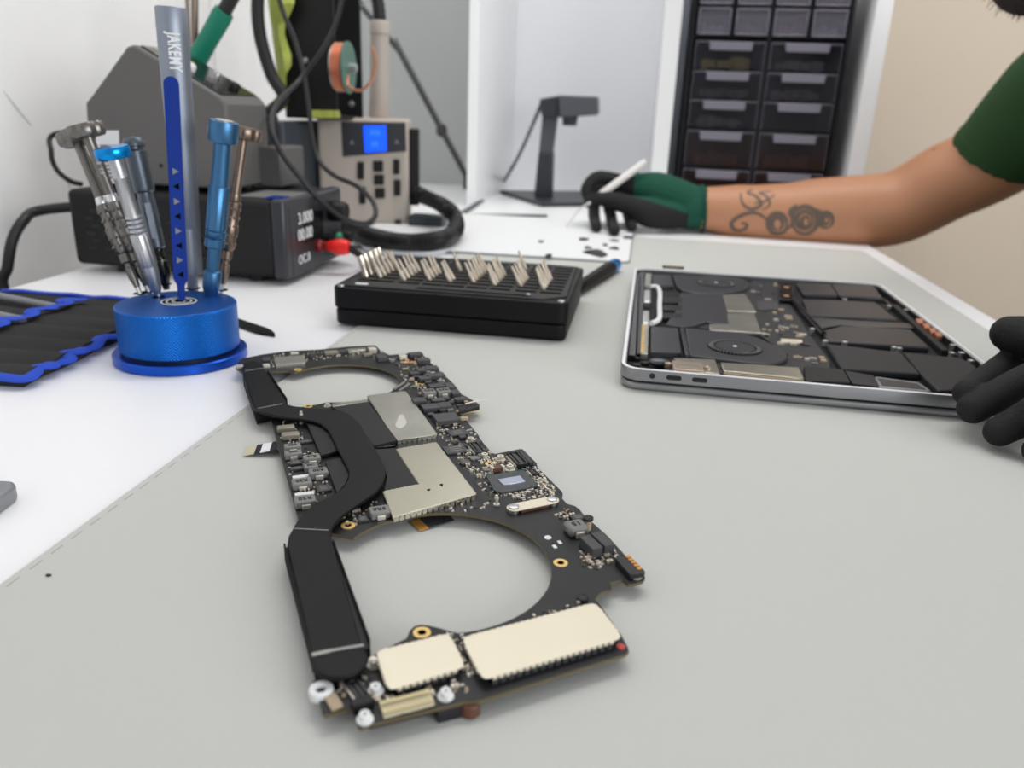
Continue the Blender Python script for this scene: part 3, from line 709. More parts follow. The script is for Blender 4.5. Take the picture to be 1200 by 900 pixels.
for x, y in ((200, 178), (192, 300)):
    Lq('hinge_block', [(x-26, y-30), (x+14, y-30), (x+14, y+38), (x-26, y+38)], F0, .0158, 'bright_silver', bev=.001)
P = [on(720+x/5, 310+y/5, .0158) for x, y in ((212, 130), (250, 132), (266, 165), (264, 240), (262, 318), (215, 345))]
bm = nb(); tube(bm, spline(P, 5), .0020, 8); obj('white_cable', bm, 'white_ink', lap)
Lq('exhaust_plate', [(215, 362), (372, 370), (392, 515), (212, 512)], F0, .0140, 'fan')
Lq('exhaust_plate', [(222, 58), (328, 62), (345, 122), (225, 125)], F0, .0140, 'fan')
Lq('exhaust_ridge', [(384, 370), (408, 372), (440, 525), (415, 525)], F0, .0146, 'alu_dark')
def lfan(body, hub, rx, par_z):
    f = Lq('cooling_fan', body, F0, par_z, 'fan', bev=.0012)
    c0 = on(720+hub[0]/5, 310+hub[1]/5, par_z); r = (on(720+(hub[0]+rx)/5, 310+hub[1]/5, par_z)-c0).length
    bm = nb(); lathe(bm, [(r*.76, -.0004), (r*.78, .0005), (r, .0005), (r*1.02, -.0004)], c0, n=40); obj('intake_ring', bm, 'slot', f)
    bm = nb()
    for k in range(44):
        a = 2*pi*k/44; box(bm, c0+V((cos(a), sin(a), 0))*r*.88+EZ*.0006, (r*.2, .0005, .0006), a+.4)
    obj('fan_blades', bm, 'inductor', f)
    bm = nb(); lathe(bm, [(r*.74, 0), (r*.72, .0009), (0, .0010)], c0, n=36); hb = obj('fan_hub', bm, 'fan', f)
    bm = nb(); cyl(bm, c0+EZ*.001, c0+EZ*.0012, .0014, n=12); obj('hub_mark', bm, 'white_ink', f)
lfan([(412, 370), (470, 372), (600, 388), (740, 400), (840, 425), (940, 470), (1005, 512), (1020, 540), (1000, 562), (950, 575), (880, 580), (790, 574), (690, 560), (560, 545), (440, 528)], (705, 487), 150, .0142)
lfan([(345, 60), (480, 62), (620, 64), (720, 74), (780, 95), (792, 118), (765, 145), (700, 160), (620, 168), (500, 168), (400, 150), (365, 120)], (595, 112), 100, .0142)
Lq('logic_board_inside', [(395, 160), (760, 150), (800, 80), (940, 90), (1010, 200), (1150, 420), (1260, 560), (1260, 640), (1110, 690), (620, 640), (560, 540), (700, 560), (900, 575), (1000, 560), (1020, 530), (860, 420), (640, 390), (420, 360), (380, 300)], F0, .0112, 'lap_pcb', bev=0)
Lq('heat_spreader', [(385, 165), (640, 170), (668, 268), (672, 345), (590, 345), (540, 330), (470, 355), (400, 362), (300, 350), (370, 250)], F0, .0136, 'fan', bev=.001)
for k in range(3): Lq('heat_pipe', [(285, 190+45*k), (400, 195+45*k), (395, 222+45*k), (282, 220+45*k)], F0, .0138, 'plate_black')
Lq('shield_can', [(632, 176), (765, 170), (832, 274), (662, 272)], .0112, .0136, 'shield_grey')
Lq('shield_can', [(655, 286), (820, 284), (862, 398), (560, 384), (556, 348), (672, 346)], .0112, .0136, 'shield_grey')
Lq('shield_can', [(345, 546), (590, 556), (618, 640), (420, 622)], .0112, .0136, 'shield')
Lq('shield_can', [(622, 572), (1080, 602), (1112, 668), (640, 622)], .0112, .0136, 'shield', label='long pale shield along the near edge')
Lq('shield_teeth', [(640, 624), (1112, 670), (1112, 684), (642, 638)], .0112, .0124, 'cap_tan', bev=0)
cb = Lq('port_bracket', [(335, 556), (520, 574), (532, 625), (345, 612)], F0, .0156, 'taupe', bev=.0012)
Lq('bracket_slot', [(365, 578), (500, 590), (506, 606), (368, 594)], .0150, .01575, 'inductor_tan', par=cb)
for x, y in ((318, 577), (545, 598)):
    p = on(720+x/5, 310+y/5, .0150); bm = nb(); lathe(bm, [(0, -.003), (.0026, -.003), (.0026, 0), (.0012, .0002), (0, -.0006)], p, n=18); obj('screw', bm, 'taupe', lap)
p = on(720+262/5, 310+565/5, .0140); bm = nb(); ball(bm, p-EZ*.001, .0058, 18, (1.2, .8, .5)); obj('hinge_knuckle', bm, 'alu_dark', lap)
for x, y in ((130, 545), (128, 585), (180, 572)):
    p = on(720+x/5, 310+y/5, .0120); bm = nb(); cyl(bm, p-EZ*.002, p, .0026, n=16); obj('screw_well', bm, 'black', lap)
kb = Lq('connector_block', [(965, 118), (1040, 120), (1050, 208), (968, 206)], F0, .0150, 'black_gloss')
for y in (132, 182):
    p = on(720+1008/5, 310+y/5, .0152); bm = nb(); cyl(bm, p-EZ*.001, p, .0026, n=16); obj('brass_screw', bm, 'gold', kb)
bm = nb(); tube(bm, [on(720+x/5, 310+y/5, .0135) for x, y in ((1040, 210), (1100, 270), (1170, 345), (1230, 410))], .0022, 8); obj('flex_cable', bm, 'black_gloss', lap)
Lq('board_bracket', [(975, 432), (1100, 440), (1105, 456), (975, 452)], F0, .0128, 'shield_cream')
Lq('board_plate', [(830, 215), (960, 212), (965, 262), (840, 262)], F0, .0126, 'dark_part')
for k in range(140):
    x, y = rng.uniform(800, 1240), rng.uniform(100, 580)
    if inside((x, y), [(790, 90), (960, 90), (1010, 220), (1240, 560), (1120, 600), (1020, 500), (860, 400), (830, 270)]):
        p = on(720+x/5, 310+y/5, .0118); bm = nb(); box(bm, p, (rng.uniform(.002, .006), rng.uniform(.002, .005), .0014), LA); obj('component', bm, rng.choice(['dark_part', 'inductor', 'solder', 'cap_tan']), lap)
# batteries and the front rail
K = dict(ox=930, oy=310, s=5.0)
for pts, m in (([(15, 105), (215, 112), (262, 178), (60, 172)], 'battery'), ([(220, 112), (468, 122), (530, 198), (268, 180)], 'battery'), ([(50, 200), (478, 218), (612, 322), (90, 296)], 'battery'),
               ([(165, 388), (280, 358), (688, 380), (800, 484), (205, 448)], 'battery'), ([(192, 462), (628, 512), (745, 640), (285, 608)], 'battery2'), ([(645, 515), (985, 545), (1075, 600), (990, 735), (850, 735), (745, 635)], 'battery2')):
    Lq('battery_cell', pts, F0, .0143, m, bev=.0012, **K)
Lq('flex_strip', [(105, 304), (300, 322), (700, 345), (722, 372), (420, 366), (280, 352), (150, 372)], F0, .0128, 'alu_dark', **K)
Lq('shroud_plate', [(62, 592), (290, 612), (335, 690), (70, 678)], F0, .0146, 'plate_black', **K)
Lq('shroud_plate', [(300, 620), (470, 650), (500, 715), (345, 695)], F0, .0138, 'battery2', **K)
sp = Lq('speaker_grille', [(473, 652), (735, 688), (812, 738), (790, 744), (508, 718)], F0, .0148, 'light_grey_plastic', bev=.0012, **K)
Lq('speaker_mesh', [(492, 663), (728, 697), (782, 732), (520, 708)], .0142, .0151, 'fan', par=sp, **K)
Lq('front_rail', [(520, 200), (575, 205), (1110, 560), (1075, 600), (980, 530), (840, 500)], F0, .0118, 'black_gloss', **K)
Lq('trackpad_bar', [(572, 232), (610, 238), (910, 500), (870, 500)], F0, .0148, 'plate_black', **K)
Lq('edge_bar', [(500, 135), (530, 140), (1120, 560), (1095, 575)], F0, .0150, 'plate_black', **K)
for x, y in ((738, 328), (778, 356), (816, 384), (848, 406)):
    Lq('copper_pad', [(x-22, y-12), (x+14, y-12), (x+26, y+12), (x-8, y+12)], F0, .0152, 'copper', bev=.0002, **K)
for x, y in ((300, 200), (560, 240), (660, 262), (300, 452), (185, 445), (590, 482), (620, 488), (930, 515), (985, 515), (1040, 560), (110, 375), (935, 470)):
    p = on(930+x/5, 310+y/5, .0150); bm = nb(); lathe(bm, [(0, -.004), (.0022, -.004), (.0022, 0), (.0012, .0002), (0, -.0004)], p, n=14); obj('screw', bm, 'silver', lap)
p = on(789, 314, .016); bm = nb(); box(bm, p+LY*.004, (.022, .012, .0012), LA); fx = obj('flex_connector', bm, 'black', lap, bev=.0003)
bm = nb()
for k in range(8): box(bm, p+LY*.005+LX*(-.008+.0023*k)+EZ*.0007, (.0011, .005, .0003), LA)
obj('gold_contact', bm, 'gold', fx)

# ================================================================== BIT CASE
bu0, bu1, bv0, bv1 = -.2285, -.046, .5665, .716
zb = MZ*0
case = thing('bit_case', 'flat black screwdriver bit case standing open on the mat', 'tool case', R((bu0+bu1)/2, (bv0+bv1)/2, 0), ANG)
def rp(bm, u0, u1, v0, v1, r, z0, z1): prism(bm, [R(*q).xy for q in rrect(u0, u1, v0, v1, r, 5)], z0, z1)
bm = nb(); rp(bm, bu0+.001, bu1-.001, bv0+.0015, bv1-.0015, .007, .0022, .0150); obj('lower_shell', bm, 'black_case', case, bev=.0022, seg=3)
bm = nb(); rp(bm, bu0+.004, bu1-.004, bv0+.004, bv1-.004, .006, .0146, .0162); obj('seam', bm, 'slot', case)
bm = nb(); rp(bm, bu0, bu1, bv0, bv1, .008, .0156, .0318); obj('upper_shell', bm, 'black_case', case, bev=.0012, seg=3)
for u in (bu0+.02, bu1-.02):
    for v in (bv0+.02, bv1-.02):
        bm = nb(); cyl(bm, R(u, v, MZ if u > -.205 else 0), R(u, v, .0024), .005); obj('foot', bm, 'rubber', case)
TT = .0332
bm = nb(); pts = [(bu0+.006, bv0+.008), (bu0+.012, bv0+.005), (bu1-.02, bv0+.005), (bu1-.012, bv0+.012), (bu1-.003, bv0+.02), (bu1-.006, bv1-.006), (bu1-.03, bv1-.004), (bu0+.006, bv1-.006)]
prism(bm, [R(*q).xy for q in pts], .0316, TT); tray = obj('bit_tray', bm, 'case_top', case, bev=.0006)
bm = nb(); rbox(bm, bu0+.065, bu1-.03, bv0+.0085, bv0+.0125, TT-.0002, TT+.0003); obj('hinge_groove', bm, 'slot', tray)
p = atv(441+0, 330, bv0+.02); lab = on(424, 332.5, TT+.0003); bm = nb(); box(bm, lab, (.0095, .0042, .0004), ANG); obj('white_label', bm, 'label', tray)
for u, v in ((bu0+.006, bv0+.006), (bu1-.006, bv0+.006)):
    bm = nb(); lathe(bm, [(0, 0), (.0028, 0), (.0026, .0009), (0, .001)], R(u, v, .0318), n=16); obj('corner_stud', bm, 'silver', case)
p = on(619, 345.2, TT); bm = nb(); lathe(bm, [(0, 0), (.0018, 0), (.0016, .0008), (0, .0009)], p, n=14); obj('catch_stud', bm, 'silver', tray)
cols = [(426.7, 325.5), (445, 326), (473, 329), (502.7, 329), (526.7, 331), (554.7, 331.5), (579.5, 335), (610, 336), (637, 340)]
ords = ['first', 'second', 'third', 'fourth', 'fifth', 'sixth', 'seventh', 'eighth', 'ninth']
# slots: rows of dark recesses across the tray
slots = nb()
colu = []
for x, y in cols:
    u, v, _ = uvz(on(x, y, TT)); colu.append((u, v))
nslot = 0
DV = .0115
for ci, (u, v) in enumerate(colu):
    for k in range(9):
        vv = bv0+.026+k*.0128
        bm = nb(); rbox(bm, u-.0015, u+.0145, vv-.0026, vv+.0026, TT-.0003, TT+.00025); obj('slot', bm, 'slot', tray); nslot += 1
def make_bit(flat):
    bm = nb(); d = V((0, 0, 1)); L = .0175
    pr = [(.0020, 0), (.0020, .0075), (.0013, .0088), (.0012, .0135)] + ([(.0010, L)] if not flat else [(.0019, L)])
    x, y, z = V((1, 0, 0)), V((0, 1, 0)), V((0, 0, 1)); rs = []
    if flat: pr = [(.0024, 0), (.0024, .009), (.0030, .010), (.0030, L)]
    for r, h in pr:
        rs.append([V((r*cos(pi*i/3), r*sin(pi*i/3)*(.55 if flat else 1), h)) for i in range(6)])
    rings(bm, rs); return bm
bits = []
counts = [(5, 1), (5, 0), (5, 0), (4, 0), (2, 0), (6, 0), (5, 0), (4, 0), (5, 0)]
proto = {}
for ci, (n, flat) in enumerate(counts):
    u, v = colu[ci]
    for k in range(n):
        vv = v+.0035+k*.0098 if ci != 0 else v+.004+k*.0110
        uu = u+.0002*k
        if flat not in proto:
            o = obj('screwdriver_bit', make_bit(flat), 'steel', None, bev=.0002, smooth=30); proto[flat] = o
        else:
            o = proto[flat].copy(); COL.objects.link(o)
        tilt = -.46+rng.uniform(-.05, .05) if ci else -.30+rng.uniform(-.06, .06)
        o.rotation_euler = (rng.uniform(-.03, .03), tilt, ANG)
        o.location = R(uu, vv, TT-.0004)
        tag(o, f"steel bit standing {ords[k]} from the front in the {ords[ci]} row from the left", 'screwdriver bit', 'screwdriver bits standing in the black case')
for nm, x, y in (('left', 467, 317), ('middle', 540, 318), ('right', 616, 316)):
    o = proto[0].copy(); COL.objects.link(o); p = on(x, y, TT); o.location = p; o.rotation_euler = (0, -.4, ANG)
    tag(o, f"lone {nm} steel bit standing apart at the back of the black bit case", 'screwdriver bit', 'screwdriver bits standing in the black case')

# ================================================================== WHITE PAD, DEBRIS, LOOSE SCREWDRIVER
bm = nb(); P0 = on(540, 299); P1 = on(735, 311); P2 = on(744, 279); P3 = R(-.37, 1.145); P4 = R(-.37, .916)
u0, v0, _ = uvz(P4); u1, v1, _ = uvz(P1)
prism(bm, [R(*q).xy for q in rrect(-.37, -.008, .916, 1.262, .012)], MZ+.0012, MZ+.0036); pad = tag(obj('work_mat', bm, 'pad', bev=.0008), 'white silicone work mat with scattered dark parts behind the bit case', 'mat')
bm = nb()
for q in (rrect(-.366, -.012, .920, 1.258, .010),):
    pts = [R(*p_, MZ+.0029) for p_ in q]; pts.append(pts[0]); tube(bm, pts, .0012, 6)
bm.free()
bm = nb(); prism(bm, [R(*q).xy for q in rrect(-.3712, -.0068, .9148, 1.2632, .013)], MZ, MZ+.0022); obj('edge_shade_strip', bm, 'pad_edge_shade', pad)  # grey strip added for the pad's dark edge and its shadow gap
PZ = MZ+.0036
deb = [(702, 297, .026, .020, 'largest dark clip', 'clip'), (688, 291, .008, .006, 'small dark flake left of the largest clip', 'flake'), (681, 281, .012, .006, 'dark strip nearest the gloved fingers', 'strip'), (720, 292, .010, .005, 'dark sliver right of the largest clip', 'sliver'),
       (722, 283, .012, .007, 'grey oblong piece near the far right corner', 'piece'), (644, 300, .009, .006, 'lone dark chip near the middle front edge', 'chip'), (634, 284, .008, .004, 'faint grey speck in the middle', 'speck'), (735, 279, .010, .008, 'black nub at the far right corner', 'nub'), (690, 297, .006, .004, 'tiny dark crumb touching the largest clip', 'crumb'), (709, 288, .006, .004, 'tiny dark bit behind the largest clip', 'scrap')]
for x, y, w, l, lb, ct_ in deb:
    p = on(x, y, PZ); bm = nb(); k = 8; a0 = rng.uniform(0, 6); pts = []
    for i in range(k):
        a = 2*pi*i/k; r = rng.uniform(.25, 1.15); pts.append((p.x+cos(a)*r*w*.75, p.y+sin(a)*r*l*1.5))
    prism(bm, pts, PZ, PZ+.0022); 
    o = obj('loose_'+('part' if ct_ in ('clip', 'piece', 'nub') else 'flake'), bm, 'debris' if 'grey' not in lb and 'faint' not in lb else 'inductor', bev=.0004, origin=V((p.x, p.y, PZ))); tag(o, lb+' on the white work mat', 'small part', 'dark laptop parts scattered on the white mat')
# screwdriver with blue end leaning on nothing, lying on the mat
a, c = on(676, 339, .0085), on(720.5, 311, .0085)
a.z = c.z = .0088
sd = thing('screwdriver', 'black screwdriver with a blue end cap lying between the bit case and the laptop', 'screwdriver', V((a.x, a.y, MZ)))
d = (c-a); L = d.length
bm = nb(); lathe(bm, [(.0015, -.004), (.0040, 0), (.0056, .01), (.0066, L*.5), (.0070, L*.8), (.0068, L*.88), (.0055, L*.9)], a, d, 18, lob=lambda t: 1+.05*cos(6*t)); obj('handle', bm, 'black_case', sd)
bm = nb(); lathe(bm, [(0, L*.88), (.0066, L*.88), (.0072, L*.92), (.0072, L*1.0), (.0060, L*1.05), (0, L*1.06)], a, d, 22); obj('end_cap', bm, 'screen_cap', sd) if False else obj('end_cap', bm, 'cyan_cap', sd)
bm = nb(); cyl(bm, a-d.normalized()*.045, a, .0015); obj('shaft', bm, 'steel', sd)
# thin black bar behind the pad
a, c = on(520, 252.5), on(641, 254.5); bm = nb(); dd = c-a; box(bm, (a+c)/2+EZ*.002, (dd.length, .006, .004), atan2(dd.y, dd.x)); tag(obj('flat_bar', bm, 'slate_body', bev=.0008, origin=(a+c)/2), 'thin dark flat bar lying on the desk in front of the shelf', 'bar')

# ================================================================== TOOL HOLDER AND TOOLS
hc = V((-.2215, .5035, 0)); HZ = .0375
h = thing('tool_holder', 'round blue aluminium tool holder with a knurled drum on a wider disc', 'tool holder', hc)
bm = nb(); lathe(bm, [(0, 0), (.0405, 0), (.0418, .0008), (.0418, .0058), (.0410, .0066), (0, .0066)], hc, n=64); obj('base_disc', bm, 'blue_anod', h, smooth=30)
bm = nb(); lathe(bm, [(0, .0064), (.0355, .0064), (.0355, .0084), (0, .0084)], hc, n=64); obj('gap_ring', bm, 'black', h)
bm = nb(); lathe(bm, [(.0350, .0084), (.0366, .0084), (.0374, .0092), (.0374, HZ-.0010), (.0368, HZ-.0002), (.0360, HZ-.0002)], hc, n=72); obj('knurled_drum', bm, 'blue_knurl', h, smooth=30)
bm = nb(); lathe(bm, [(0, HZ-.002), (.0366, HZ-.002), (.0366, HZ-.0004), (.0360, HZ), (0, HZ)], hc, n=64); tp = obj('drum_top', bm, 'blue_top', h, smooth=30)
for rr in (.0112, .0082, .0045):
    bm = nb(); lathe(bm, [(rr-.0009, 0), (rr-.0009, .0002), (rr, .0002), (rr, 0), (rr-.0009, 0)], hc+V((0, .004, HZ)), n=40); obj('printed_ring', bm, 'white_ink', tp)
def hole(p, r):
    bm = nb(); lathe(bm, [(0, 0), (r, 0), (r, .00025), (0, .00025)], V((p.x, p.y, HZ)), n=18); obj('tool_hole', bm, 'slot', tp)
def tool(name, label, cat, bx, by, tx, ty, dy, grp=None):
    a = on(bx, by, HZ); c = aty(tx, ty, a.y+dy); hole(a, .0042)
    t = thing(name, label, cat, a); return t, a, c
def prof(t, nm, m, a, d, pts, n=22, lob=None, **k):
    bm = nb(); lathe(bm, pts, a, d, n, lob); return obj(nm, bm, m, t, smooth=40, **k)
def flutes(t, a, d, L, r, f0, f1, m, n=8, rows=4):
    x, y, z = frame(d); bm = nb()
    for j in range(rows):
        q = L*(f0+(f1-f0)*(j+.5)/rows)
        for i in range(n):
            an = 2*pi*i/n; ball(bm, a+z*q+(x*cos(an)+y*sin(an))*r, .0013, 8)
    obj('grip_dimples', bm, m, t)
def lobed_driver(name, label, m, bx, by, tx, ty, dy, word=None, capr=.0105):
    t, a, c = tool(name, label, 'screwdriver', bx, by, tx, ty, dy); d = c-a; L = d.length
    prof(t, 'blade', 'bright_silver', a-d.normalized()*.006, d, [(0, 0), (.0014, 0), (.0015, .016)], 12)
    prof(t, 'collar', m, a, d, [(.0018, L*.04), (.0024, L*.08), (.0030, L*.10), (.0030, L*.16), (.0022, L*.165), (.0022, L*.19), (.0036, L*.20), (.0036, L*.25)])
    g = prof(t, 'grip', m, a, d, [(.0030, L*.25), (.0046, L*.27), (.0046, L*.34), (.0052, L*.36), (.0052, L*.40), (.0044, L*.42), (.0044, L*.5), (.0050, L*.52), (.0050, L*.55), (.0034, L*.56)])
    flutes(t, a, d, L, .0044, .27, .54, m, 8, 5)
    prof(t, 'neck', 'bright_silver' if m == 'gun' else m, a, d, [(.0036, L*.55), (.0042, L*.57), (.0036, L*.60)])
    s = prof(t, 'shaft', m, a, d, [(.0034, L*.58), (.0033, L*.93)])
    prof(t, 'swivel_cap', m, a, d, [(.004, L*.925), (capr*.92, L*.93), (capr, L*.945), (capr, L*.99), (capr*.93, L*1.0), (capr*.6, L*1.003), (0, L*1.0)], 72, lob=lambda q: 1-.13*(.5+.5*cos(6*q))**3)
    if word:
        x, y, z = frame(d); n = (CAM-a).normalized(); n = (n-z*n.dot(z)).normalized()
        bmt = text(word, .0034, axes(a+z*L*.76+n*.0034, -z, n.cross(-z)), .0002); obj('lettering', bmt, 'white_ink', s)
    return t
lobed_driver('precision_screwdriver', 'gunmetal screwdriver with lobed cap leaning furthest left in the blue holder', 'gun', 164, 344, 86, 154, .018, capr=.0118)
lobed_driver('precision_screwdriver', 'gunmetal screwdriver with lobed cap and white lettering, second from left in the blue holder', 'gun', 174, 342, 98, 146, .002, 'R8  1.5', capr=.0122)
lobed_driver('precision_screwdriver', 'bronze screwdriver with lobed cap leaning furthest right in the blue holder', 'bronze', 260, 340, 287, 149, .012, capr=.0118)
lobed_driver('precision_screwdriver', 'bronze screwdriver almost hidden behind the pale blue screwdriver in the blue holder', 'bronze', 246, 336, 262, 148, .014, capr=.0105)
# silver screwdriver with bright blue cap
t, a, c = tool('precision_screwdriver', 'silver screwdriver with a bright blue round cap in the blue holder', 'screwdriver', 186, 348, 130, 172, -.012); d = c-a; L = d.length
prof(t, 'blade', 'bright_silver', a-d.normalized()*.006, d, [(0, 0), (.0014, 0), (.0015, .014)], 12)
prof(t, 'nose', 'silver', a, d, [(.0022, L*.03), (.0036, L*.06), (.0050, L*.17), (.0052, L*.22)])
g = prof(t, 'knurled_grip', 'silver', a, d, [(.0052, L*.22), (.0056, L*.23), (.0056, L*.43), (.0052, L*.44)], 30, lob=lambda q: 1+.03*cos(15*q))
prof(t, 'ringed_neck', 'silver', a, d, [(.0050, L*.44)]+[(.0052 if i % 2 else .0045, L*(.445+.015*i)) for i in range(8)]+[(.0045, L*.57)])
prof(t, 'shaft', 'silver', a, d, [(.0046, L*.56), (.0043, L*.80), (.0046, L*.805), (.0046, L*.815), (.0043, L*.82), (.0043, L*.95)])
prof(t, 'swivel_cap', 'cyan_cap', a, d, [(.004, L*.925), (.0098, L*.93), (.0106, L*.94), (.0106, L*.985), (.0098, L*1.0), (0, L*1.003)], 36)
# dark grey one with black chuck
t, a, c = tool('precision_screwdriver', 'slate grey screwdriver with domed end and black chuck in the blue holder', 'screwdriver', 194, 333, 155, 160, .008); d = c-a; L = d.length
prof(t, 'chuck', 'black_gloss', a, d, [(0, -.004), (.002, -.004), (.0036, L*.03), (.0056, L*.07), (.0056, L*.16), (.0046, L*.17), (.0046, L*.21), (.0040, L*.22), (.0044, L*.26)])
b_ = prof(t, 'barrel', 'slate', a, d, [(.0044, L*.25), (.0056, L*.26), (.0058, L*.58), (.0052, L*.6), (.0052, L*.63), (.0068, L*.64), (.0072, L*.66), (.0072, L*.90), (.0056, L*.915), (.0056, L*.93), (.0074, L*.935), (.0074, L*.96), (.0058, L*.99), (0, L*1.0)])
x, y, z = frame(d); n = (CAM-a).normalized(); n = (n-z*n.dot(z)).normalized(); bm = nb()
slab(bm, [a+z*L*q+n*.0054+n.cross(z)*s for q, s in ((.32, .002), (.32, -.002), (.56, -.002), (.56, .002))], n*.0007); obj('grip_flat', bm, 'tube_grey', t)
# pale blue
t, a, c = tool('precision_screwdriver', 'pale blue screwdriver with knurled grip in the blue holder', 'screwdriver', 247, 346, 263, 142, -.004); d = c-a; L = d.length
prof(t, 'nose', 'blue_tool', a-d.normalized()*.004, d, [(.0040, 0), (.0052, .008), (.0058, .010), (.0060, .0205), (.0054, .0215), (.0040, .022), (.0040, .026)])
prof(t, 'neck', 'blue_tool', a, d, [(.0042, L*.17), (.0044, L*.31)])
prof(t, 'knurled_grip', 'blue_tool', a, d, [(.0044, L*.29), (.0066, L*.30), (.0066, L*.345), (.0058, L*.35), (.0066, L*.36), (.0066, L*.39), (.0060, L*.395), (.0066, L*.40), (.0066, L*.64), (.0056, L*.65)], 36, lob=lambda q: 1+.025*cos(18*q))
prof(t, 'shaft', 'blue_tool', a, d, [(.0058, L*.64), (.0052, L*.90)])
cp = prof(t, 'swivel_cap', 'blue_tool', a, d, [(.0050, L*.88), (.0088, L*.89), (.0094, L*.91), (.0092, L*.985), (.0086, L*1.0), (.0060, L*1.0), (0, L*.997)], 36)
prof(t, 'cap_disc', 'silver', a, d, [(.0055, L*.998), (.0055, L*1.006), (0, L*1.006)], 28)
# tall grey tube with lettering and a slot
a = on(226, 338, HZ); hole(a, .005); c = aty(200, 8, a.y-.006); d = c-a; L = d.length; z = d.normalized()
t = thing('slotted_tube', 'tallest grey metal tube with a rounded slot standing in the blue holder', 'tool handle', a)
prof(t, 'tip', 'tube_grey', a-z*.004, d, [(.003, 0), (.0036, .004), (.0036, .018), (.0050, .019)])
n = (CAM-a).normalized(); n = (n-z*n.dot(z)).normalized(); sx_ = n.cross(z)
bd = prof(t, 'barrel', 'tube_grey', a, d, [(.0040, .014), (.0070, .015), (.0074, L*.06), (.0078, L*.235), (.0076, L*.24), (.0080, L*.245), (.0088, L*.5), (.0095, L*.9), (.0095, L*.995), (.0088, L), (0, L*1.001)], 48)
# slot recess outline lying on the barrel, filled by the blue bar below it
x0 = .0
bmt = text('JAKEMY', .0096, axes(a+z*L*.855+n*.0091, -z, n.cross(-z)), .0010, sx=.62, bold=.032)
bmesh.ops.triangulate(bmt, faces=bmt.faces[:]); bmesh.ops.subdivide_edges(bmt, edges=[e_ for e_ in bmt.edges if e_.calc_length() > .0008], cuts=5, use_grid_fill=True); bmesh.ops.triangulate(bmt, faces=bmt.faces[:])
for v_ in bmt.verts:
    q_ = v_.co-a; al = q_.dot(z); si = q_.dot(sx_); hh = q_.dot(n)-.0091; r_ = .0088+(.0095-.0088)*(al/L-.5)/.4+.00030+(.0002 if hh > 0 else -.0004)
    v_.co = a+z*al+(n*cos(si/.0093)+sx_*sin(si/.0093))*r_
obj('lettering', bmt, 'white_ink', bd)
# blue flat bar in front of the tube
a2 = on(213, 352, HZ); hole(a2, .004); c2_ = aty(200, 86, a.y-.006-.0122); d2 = c2_-a2; L2 = d2.length; z2 = d2.normalized()
n2 = (CAM-a2).normalized(); n2 = (n2-z2*n2.dot(z2)).normalized(); s2 = n2.cross(z2)
t = thing('pry_bar', 'flat dark blue pry bar with a column of triangular holes in the blue holder', 'pry tool', a2)
pts = []
for q, w in ((-.004, .0022), (L2*.07, .0024), (L2*.10, .0045), (L2*.5, .0044), (L2*.955, .0046)): pts.append((q, w))
out = [a2+z2*q+s2*w for q, w in pts]; out += [a2+z2*(L2*.955+.0046*sin(q))+s2*.0046*cos(q) for q in [pi*i/10 for i in range(1, 10)]]; out += [a2+z2*q-s2*w for q, w in pts[::-1]]
bm = nb(); slab(bm, [p-n2*.0008 for p in out], n2*.0018); br_ = obj('bar', bm, 'blue_bar', t, bev=.0003)
for i in range(8):
    q = L2*(.12+.066*i); sg_ = 1 if i % 2 else -1; bm = nb()
    slab(bm, [a2+z2*(q-.0021)+s2*(.0018*sg_)+n2*.0009, a2+z2*(q+.0021)+s2*(.0018*sg_)+n2*.0009, a2+z2*q-s2*(.0020*sg_)+n2*.0009], n2*.0003); obj('triangular_hole', bm, 'inductor' if i % 2 else 'slot', br_)

# ================================================================== TOOL ROLL, SPUDGER, LEFT EDGE OBJECT
pch = thing('tool_roll', 'black fabric tool roll with blue trim lying open at the left edge', 'tool roll', R(-.44, .48, 0))
def grid(name, q, m, nu, nv, zf, th=.004, parent=None, smooth=60):
    """bilinear patch of 4 corner uv points with thickness"""
    bm = nb(); top = []; bot = []
    for j in range(nv+1):
        rt, rb_ = [], []
        for i in range(nu+1):
            s, t_ = i/nu, j/nv
            p = (V(q[0])*(1-s)+V(q[1])*s)*(1-t_)+(V(q[3])*(1-s)+V(q[2])*s)*t_
            zz = zf(s, t_); rt.append(bm.verts.new(R(p.x, p.y, zz))); rb_.append(bm.verts.new(R(p.x, p.y, max(.0003, zz-th))))
        top.append(rt); bot.append(rb_)
    for j in range(nv):
        for i in range(nu):
            bm.faces.new((top[j][i], top[j][i+1], top[j+1][i+1], top[j+1][i])); bm.faces.new((bot[j][i], bot[j+1][i], bot[j+1][i+1], bot[j][i+1]))
    for i in range(nu):
        bm.faces.new((top[0][i], bot[0][i], bot[0][i+1], top[0][i+1])); bm.faces.new((top[nv][i], top[nv][i+1], bot[nv][i+1], bot[nv][i]))
    for j in range(nv):
        bm.faces.new((top[j][0], top[j+1][0], bot[j+1][0], bot[j][0])); bm.faces.new((top[j][nu], bot[j][nu], bot[j+1][nu], top[j+1][nu]))
    return obj(name, bm, m, parent, smooth=smooth)
Cn, Cf, Fl, Fn = (-.350, .385), (-.362, .578), (-.62, .590), (-.600, .36)
Cn, Cf, Fl, Fn = (-.348, .387), (-.364, .585), (-.528, .582), (-.528, .37)
waves = lambda s, t_: .0065+.0022*abs(sin(t_*pi*5.0))
grid('base_cloth', [Fn, Cn, Cf, Fl], 'fabric', 8, 40, lambda s, t_: .0035+.0008*sin(t_*20), .003, pch)
Pn, Pf = (-.440, .372), (-.436, .558)
grid('pocket', [Pn, Cn, (-.362, .545), Pf], 'fabric', 10, 60, lambda s, t_: .0055+.0035*abs(sin(t_*pi*6))*(.5+.5*s), .003, pch)
